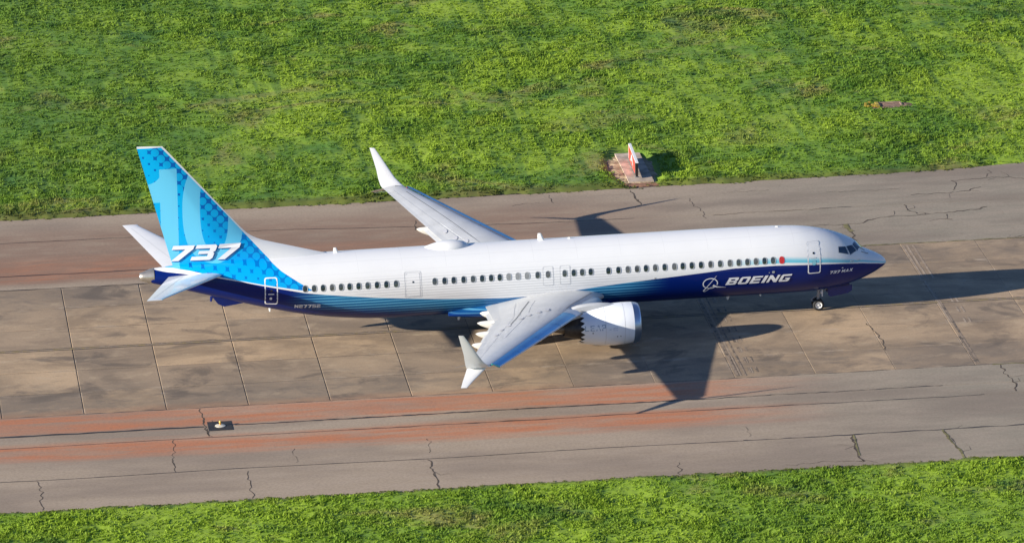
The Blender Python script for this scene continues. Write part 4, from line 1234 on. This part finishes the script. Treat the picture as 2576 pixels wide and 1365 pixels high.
# ---- landing gear ---------------------------------------------------------
def wheel(parent, s, y, z, r, w, side):
    mb = MB(); pr = []
    for i in range(9):
        a = PI * i / 8; pr.append((-w / 2 * math.cos(a), r - .30 * r * (1 - math.sin(a) ** .6) ))
    pr = [(-w / 2 * .8, r * .55)] + pr + [(w / 2 * .8, r * .55)]
    mb.lathe(pr, L3((s, y, z)), (0, 1, 0), (0, 0, 1), 28); ty = link('wheel', mb.me('wheel', angle=40), m_tyre, parent)
    mb = MB(); d = side
    mb.lathe([(d * w * .40, r * .60), (d * w * .46, r * .57), (d * w * .40, r * .48), (d * w * .22, r * .40), (d * w * .22, r * .22), (d * w * .44, r * .17), (d * w * .46, 0)], L3((s, y, z)), (0, 1, 0), (0, 0, 1), 28)
    link('rim', mb.me('rim', angle=40), m_rim, ty)
    return ty
ng = MB(); ng.tube([L3((4.0, 0, .36)), L3((3.98, 0, .80)), L3((3.90, 0, 1.6))], [.06, .085, .10], 12); ng.tube([L3((4.0, -.28, .345)), L3((4.0, .28, .345))], .05, 10)
ng.tube([L3((4.06, 0, .42)), L3((4.42, 0, .62)), L3((4.02, 0, .90))], .035, 6); ng.tube([L3((3.95, 0, .95)), L3((3.2, 0, 1.45))], .04, 8)
ngo = link('nose_gear', ng.me('nose_gear', angle=50), m_strut, air)
wheel(ngo, 4.0, -.21, .34, .34, .20, -1); wheel(ngo, 4.0, .21, .34, .34, .20, 1)
mb = MB(); mb.lathe([(0, .0), (.0, .075), (.05, .085), (.08, .04)], L3((3.80, -.13, 1.08)), (-1, 0, 0), (0, 0, 1), 14); link('taxi_light', mb.me('taxi_light', angle=40), m_lett, ngo)
mb = MB(); mb.box(X(3.80), X(3.74), -.15, -.11, .82, 1.24); link('placard_plate', mb.me('placard_plate'), m_lett, ngo)
for sg in (-1, 1):
    mb = MB(); V = []
    P_ = [(2.05, 1.52), (2.05, 1.18), (2.30, 1.02), (3.30, .86), (3.46, .95), (3.48, 1.40)]
    for yy in (.36, .39): V += [L3((s, sg * yy, z)) for s, z in P_]
    mb.add(V, [tuple(range(6)), tuple(range(6, 12))[::-1]] + [(i, (i + 1) % 6, 6 + (i + 1) % 6, 6 + i) for i in range(6)])
    link('nose_gear_door', mb.me('nose_gear_door'), m_navy, air)
for sg in (-1, 1):
    g = MB(); g.tube([L3((22.3, sg * 2.86, .5)), L3((22.25, sg * 2.86, 1.3)), L3((22.1, sg * 2.80, 2.1))], [.10, .13, .17], 12); g.tube([L3((22.3, sg * 2.5, .56)), L3((22.3, sg * 3.22, .56))], .08, 10)
    g.tube([L3((22.3, sg * 2.86, 1.1)), L3((22.2, sg * 1.4, 1.5))], .06, 8); g.tube([L3((22.35, sg * 2.86, .6)), L3((22.75, sg * 2.86, .9)), L3((22.3, sg * 2.86, 1.25))], .05, 6)
    go = link('main_gear', g.me('main_gear', angle=50), m_strut, air)
    wheel(go, 22.3, sg * 2.5, .565, .565, .38, -1); wheel(go, 22.3, sg * 3.22, .565, .565, .38, 1 if sg > 0 else -1)
    mb = MB(); mb.box(X(22.75), X(21.85), sg * 3.48 - .02, sg * 3.48 + .02, 1.05, 2.0); link('gear_door', mb.me('gear_door'), m_white, go)

# ---- small things on the skin --------------------------------------------
def blade(s, y, z, c_, h, sweep, name='antenna', mat=None, th=.03, dn=1):
    mb = MB(); secs = []
    for k, (f_, cc_) in enumerate(((0, 1), (.6, .72), (1, .45))):
        secs.append([L3((s + sweep * f_ * dn * dn + (q[0] * c_ * cc_), y + q[1] * th, z + dn * h * f_)) for q in ((0, 0), (.25, 1), (.7, .7), (1, 0), (.7, -.7), (.25, -1))])
    mb.loft(secs); return link(name, mb.me(name), mat or m_white, air)
blade(32.0, 0, 5.22, .34, .34, .16); blade(20.05, 0, 5.22, .42, .46, .22); blade(18.5, 0, 5.23, .25, .10, .05); blade(6.3, 0, 5.15, .30, .09, .05)
blade(9.2, 0, 1.25, .22, .30, .10, 'drain_mast', dn=-1); blade(25.0, -.1, 1.05, .22, .28, .10, 'drain_mast', dn=-1); blade(36.0, -.1, 2.22, .16, .22, .05, 'drain_mast', dn=-1)
blade(7.4, -.3, 1.26, .14, .12, .03, 'drain_mast', dn=-1); blade(39.3, 0, 3.10, .20, .32, .10, 'antenna', m_navy, dn=-1)
mb = MB()
mb.loft([[L3((s, yy, z)) for s, yy, z in ((s0, -.06, 3.2), (s0, .06, 3.2), (s0, .05, zl), (s0, -.05, zl))] for s0, zl in ((37.4, 2.62), (38.1, 2.52), (38.7, 2.44), (39.05, 2.62), (39.4, 3.1))])
link('tail_skid', mb.me('tail_skid'), m_navy, air)
# satcom radome
mb = MB(); secs = []
for i in range(25):
    q = i / 24; s = 24.45 + 2.75 * q
    w = .56 * (math.sin(PI * q ** .85) ** .55 if 0 < q < 1 else 0) + .004; h = .40 * (math.sin(PI * q ** .75) ** .7 if 0 < q < 1 else 0) + .004
    secs.append([L3((s, w * math.cos(a), 5.17 + h * math.sin(a) + (.0 if math.sin(a) > 0 else .0))) for a in lin(-.4, PI + .4, 18)])
mb.loft(secs, closed=True); link('satellite_radome', mb.me('satellite_radome', angle=50), m_white, air)
for s, t in ((1.95, .30), (2.35, .22)):
    mb = MB(); p = skin(s, t, .0); q = skin(s, t, .09)
    mb.tube([p, q, q + Vector((.16, 0, 0))], .014, 6); link('pitot_probe', mb.me('pitot_probe'), m_line, air)
patch(7.01, 3.07, .16, .14, m_frame, 'static_port', air); patch(7.25, 3.05, .07, .05, m_frame, 'static_port', air); patch(13.95, 3.12, .05, .12, m_line, 'static_port', air)

# ---- lettering ------------------------------------------------------------
def glyph(ch):
    """slab letters on a 1.25 x 1 cell: lists of convex polygons"""
    W, a, h = 1.25, .36, .22
    R_ = lambda x0, y0, x1, y1: [(x0, y0), (x1, y0), (x1, y1), (x0, y1)]
    g = {
     'B': [R_(0, 0, a, 1), R_(a, 0, W - .12, h), R_(a, .40, W - .16, .58), R_(a, 1 - h, W - .12, 1), [(W - a - .02, h), (W - .12, 0 + h * .0), (W, .10), (W, .40), (W - .12, .47), (W - a - .02, .40)], [(W - a - .02, .58), (W - .12, .50), (W, .60), (W, .88), (W - .12, 1), (W - a - .02, 1 - h)]],
     'O': [[(.14, 0), (a, h), (a, 1 - h), (.14, 1), (0, .86), (0, .14)], R_(a, 1 - h, W - a, 1), R_(a, 0, W - a, h), [(W - a, h), (W - .14, 0), (W, .14), (W, .86), (W - .14, 1), (W - a, 1 - h)], [(.14, 0), (a, 0), (a, h)], [(.14, 1), (a, 1 - h), (a, 1)], [(W - .14, 0), (W - a, h), (W - a, 0)], [(W - .14, 1), (W - a, 1), (W - a, 1 - h)]],
     'E': [R_(0, 0, a, 1), R_(a, 0, W - .05, h), R_(a, .39, W - .12, .60), R_(a, 1 - h, W, 1)],
     'I': [R_(0, 0, a + .04, 1)],
     'N': [R_(0, 0, a * .85, 1), R_(W - a * .85, 0, W, 1), [(a * .85, 1), (a * .85, .55), (W - a * .85, 0), (W - a * .85, .45)]],
     'G': [[(.14, 0), (a, 0), (a, 1), (.14, 1), (0, .86), (0, .14)], R_(a, 1 - h, W, 1), R_(a, 0, W - a, h), [(W - a, 0), (W - .12, 0), (W, .12), (W, .52), (W - a, .52)], R_(W * .52, .36, W - a, .52)],
     '7': [R_(0, .74, W, 1), [(.22, 0), (.66, 0), (W, .74), (W - .46, .74)]],
     '3': [R_(.02, 1 - .24, W - a, 1), R_(.0, 0, W - a, .24), R_(.30, .40, W - a, .60), [(W - a, 0), (W - .12, 0), (W, .12), (W, .42), (W - .10, .5), (W - a, .5)], [(W - a, .5), (W - .10, .5), (W, .58), (W, .88), (W - .12, 1), (W - a, 1)]],
     'M': [R_(0, 0, .28, 1), R_(W - .28, 0, W, 1), [(.28, 1), (.28, .5), (W / 2, .1), (W / 2, .6)], [(W - .28, 1), (W / 2, .6), (W / 2, .1), (W - .28, .5)]],
     'A': [[(0, 0), (.34, 0), (.72, .78), (.80, 1), (.55, 1)], [(W - .34, 0), (W, 0), (.80, 1), (.66, .72)], R_(.36, .2, W - .38, .40)],
     'X': [[(0, 0), (.38, 0), (W, 1), (W - .38, 1)], [(0, 1), (.38, 1), (W * .5 + .1, .62), (W * .5 - .16, .52)], [(W, 0), (W - .38, 0), (W * .5 - .06, .40), (W * .5 + .16, .5)]],
     '2': [R_(0, 1 - .22, W - .2, 1), R_(W - .3, .5, W, .9), R_(0, .40, W - .3, .60), R_(0, .2, .3, .42), R_(0, 0, W, .2)],
     '5': [R_(0, .80, W, 1), R_(0, .45, .3, .80), R_(.3, .45, W - .2, .64), R_(W - .3, .1, W, .5), R_(0, 0, W - .25, .2)],
    }
    return g[ch], (a + .04 if ch == 'I' else W)
def lettering(txt, s_left, z0, wid, hgt, shear, mapf, mat, name, gap=.22, rise=0.0, parent=None):
    tot = 0; cells = []
    for ch in txt:
        if ch == ' ': tot += .7; continue
        g, w = glyph(ch); cells.append((tot, g)); tot += w + gap
    tot -= gap; k = wid / tot; mb = MB()
    for off_, g in cells:
        for poly in g:
            # cut long polygons into thin bands so they follow the skin
            bm = bmesh.new(); vs_ = [bm.verts.new((off_ + a, c_, 0)) for a, c_ in poly]; bm.faces.new(vs_)
            for zz in (.25, .5, .75): bmesh.ops.bisect_plane(bm, geom=bm.verts[:] + bm.edges[:] + bm.faces[:], plane_co=(0, zz, 0), plane_no=(0, 1, 0))
            bm.verts.index_update()
            V = [mapf(s_left - (v.co.x * k + v.co.y * hgt * shear), z0 + v.co.y * hgt + rise * (v.co.x * k)) for v in bm.verts]
            mb.add(V, [[v.index for v in f_.verts] for f_ in bm.faces]); bm.free()
    return link(name, mb.me(name, fix=False), mat, parent or air)
ms = lambda s, z: skinz(s, z, .020)
lettering('BOEING', 9.82, 2.41, 3.70, .47, .50, ms, m_lett, 'wordmark')
lettering('737', 3.66, 2.66, .62, .17, .35, ms, m_lett, 'fleet_lettering', rise=-.01)
lettering('MAX', 2.93, 2.66, .68, .17, .35, ms, m_lett, 'fleet_lettering', rise=.0)
patch(2.86, 2.94, .10, .05, m_lett, 'fleet_mark', air, .020)
lettering('N27752', 34.80, 2.55, 1.46, .22, .0, ms, m_lett, 'registration')
def mfin(o_):
    return lambda s, z: Vector((X(s), -(finy(s, z) + o_), z))
lettering('737', 41.86, 5.30, 3.86, .92, .42, mfin(.045), m_shadowletter, 'fin_lettering_edge', gap=.10, parent=fin)
lettering('737', 41.90, 5.36, 3.86, .92, .42, mfin(.065), m_lett, 'fin_lettering', gap=.10, parent=fin)
# round emblem: ring, swoosh orbit and dart
def strip2(pts, ws, mapf, mb, base):
    V = []; n = len(pts)
    for i, (a, c_) in enumerate(pts):
        p0, p1 = pts[max(i - 1, 0)], pts[min(i + 1, n - 1)]
        dx, dz = p1[0] - p0[0], p1[1] - p0[1]; L = math.hypot(dx, dz) or 1
        w = ws(i / (n - 1)) / 2
        V += [mapf(base[0] - (a - dz / L * w), base[1] + c_ + dx / L * w), mapf(base[0] - (a + dz / L * w), base[1] + c_ - dx / L * w)]
    mb.add(V, [(2 * i, 2 * i + 1, 2 * i + 3, 2 * i + 2) for i in range(n - 1)])
mb = MB(); cb_ = (10.70, 2.58)
strip2([(.42 * math.cos(a), .33 * math.sin(a)) for a in lin(-.35, 2 * PI - .55, 40)], lambda q: .055, ms, mb, cb_)
strip2([(-.37 + .0 + .72 * q, -.50 + .98 * q + .02 * math.sin(PI * q)) for q in lin(0, 1, 12)], lambda q: .07 * (1 - q * .8), lambda s, z: skinz(s, z, .023), mb, cb_)
strip2([(-.37, -.50), (-.30, -.54), (-.20, -.50), (-.05, -.36), (.10, -.20)], lambda q: .06 * (1 - q * .8), lambda s, z: skinz(s, z, .026), mb, cb_)
strip2([(.16, -.14), (.40, -.25), (.95, -.32)], lambda q: .14 * (1 - q) + .01, lambda s, z: skinz(s, z, .029), mb, cb_)
link('round_emblem', mb.me('round_emblem', fix=False), m_lett, air)
print('objects', len(bpy.data.objects), 'tris', sum(len(o.data.polygons) for o in bpy.data.objects if o.type == 'MESH'))
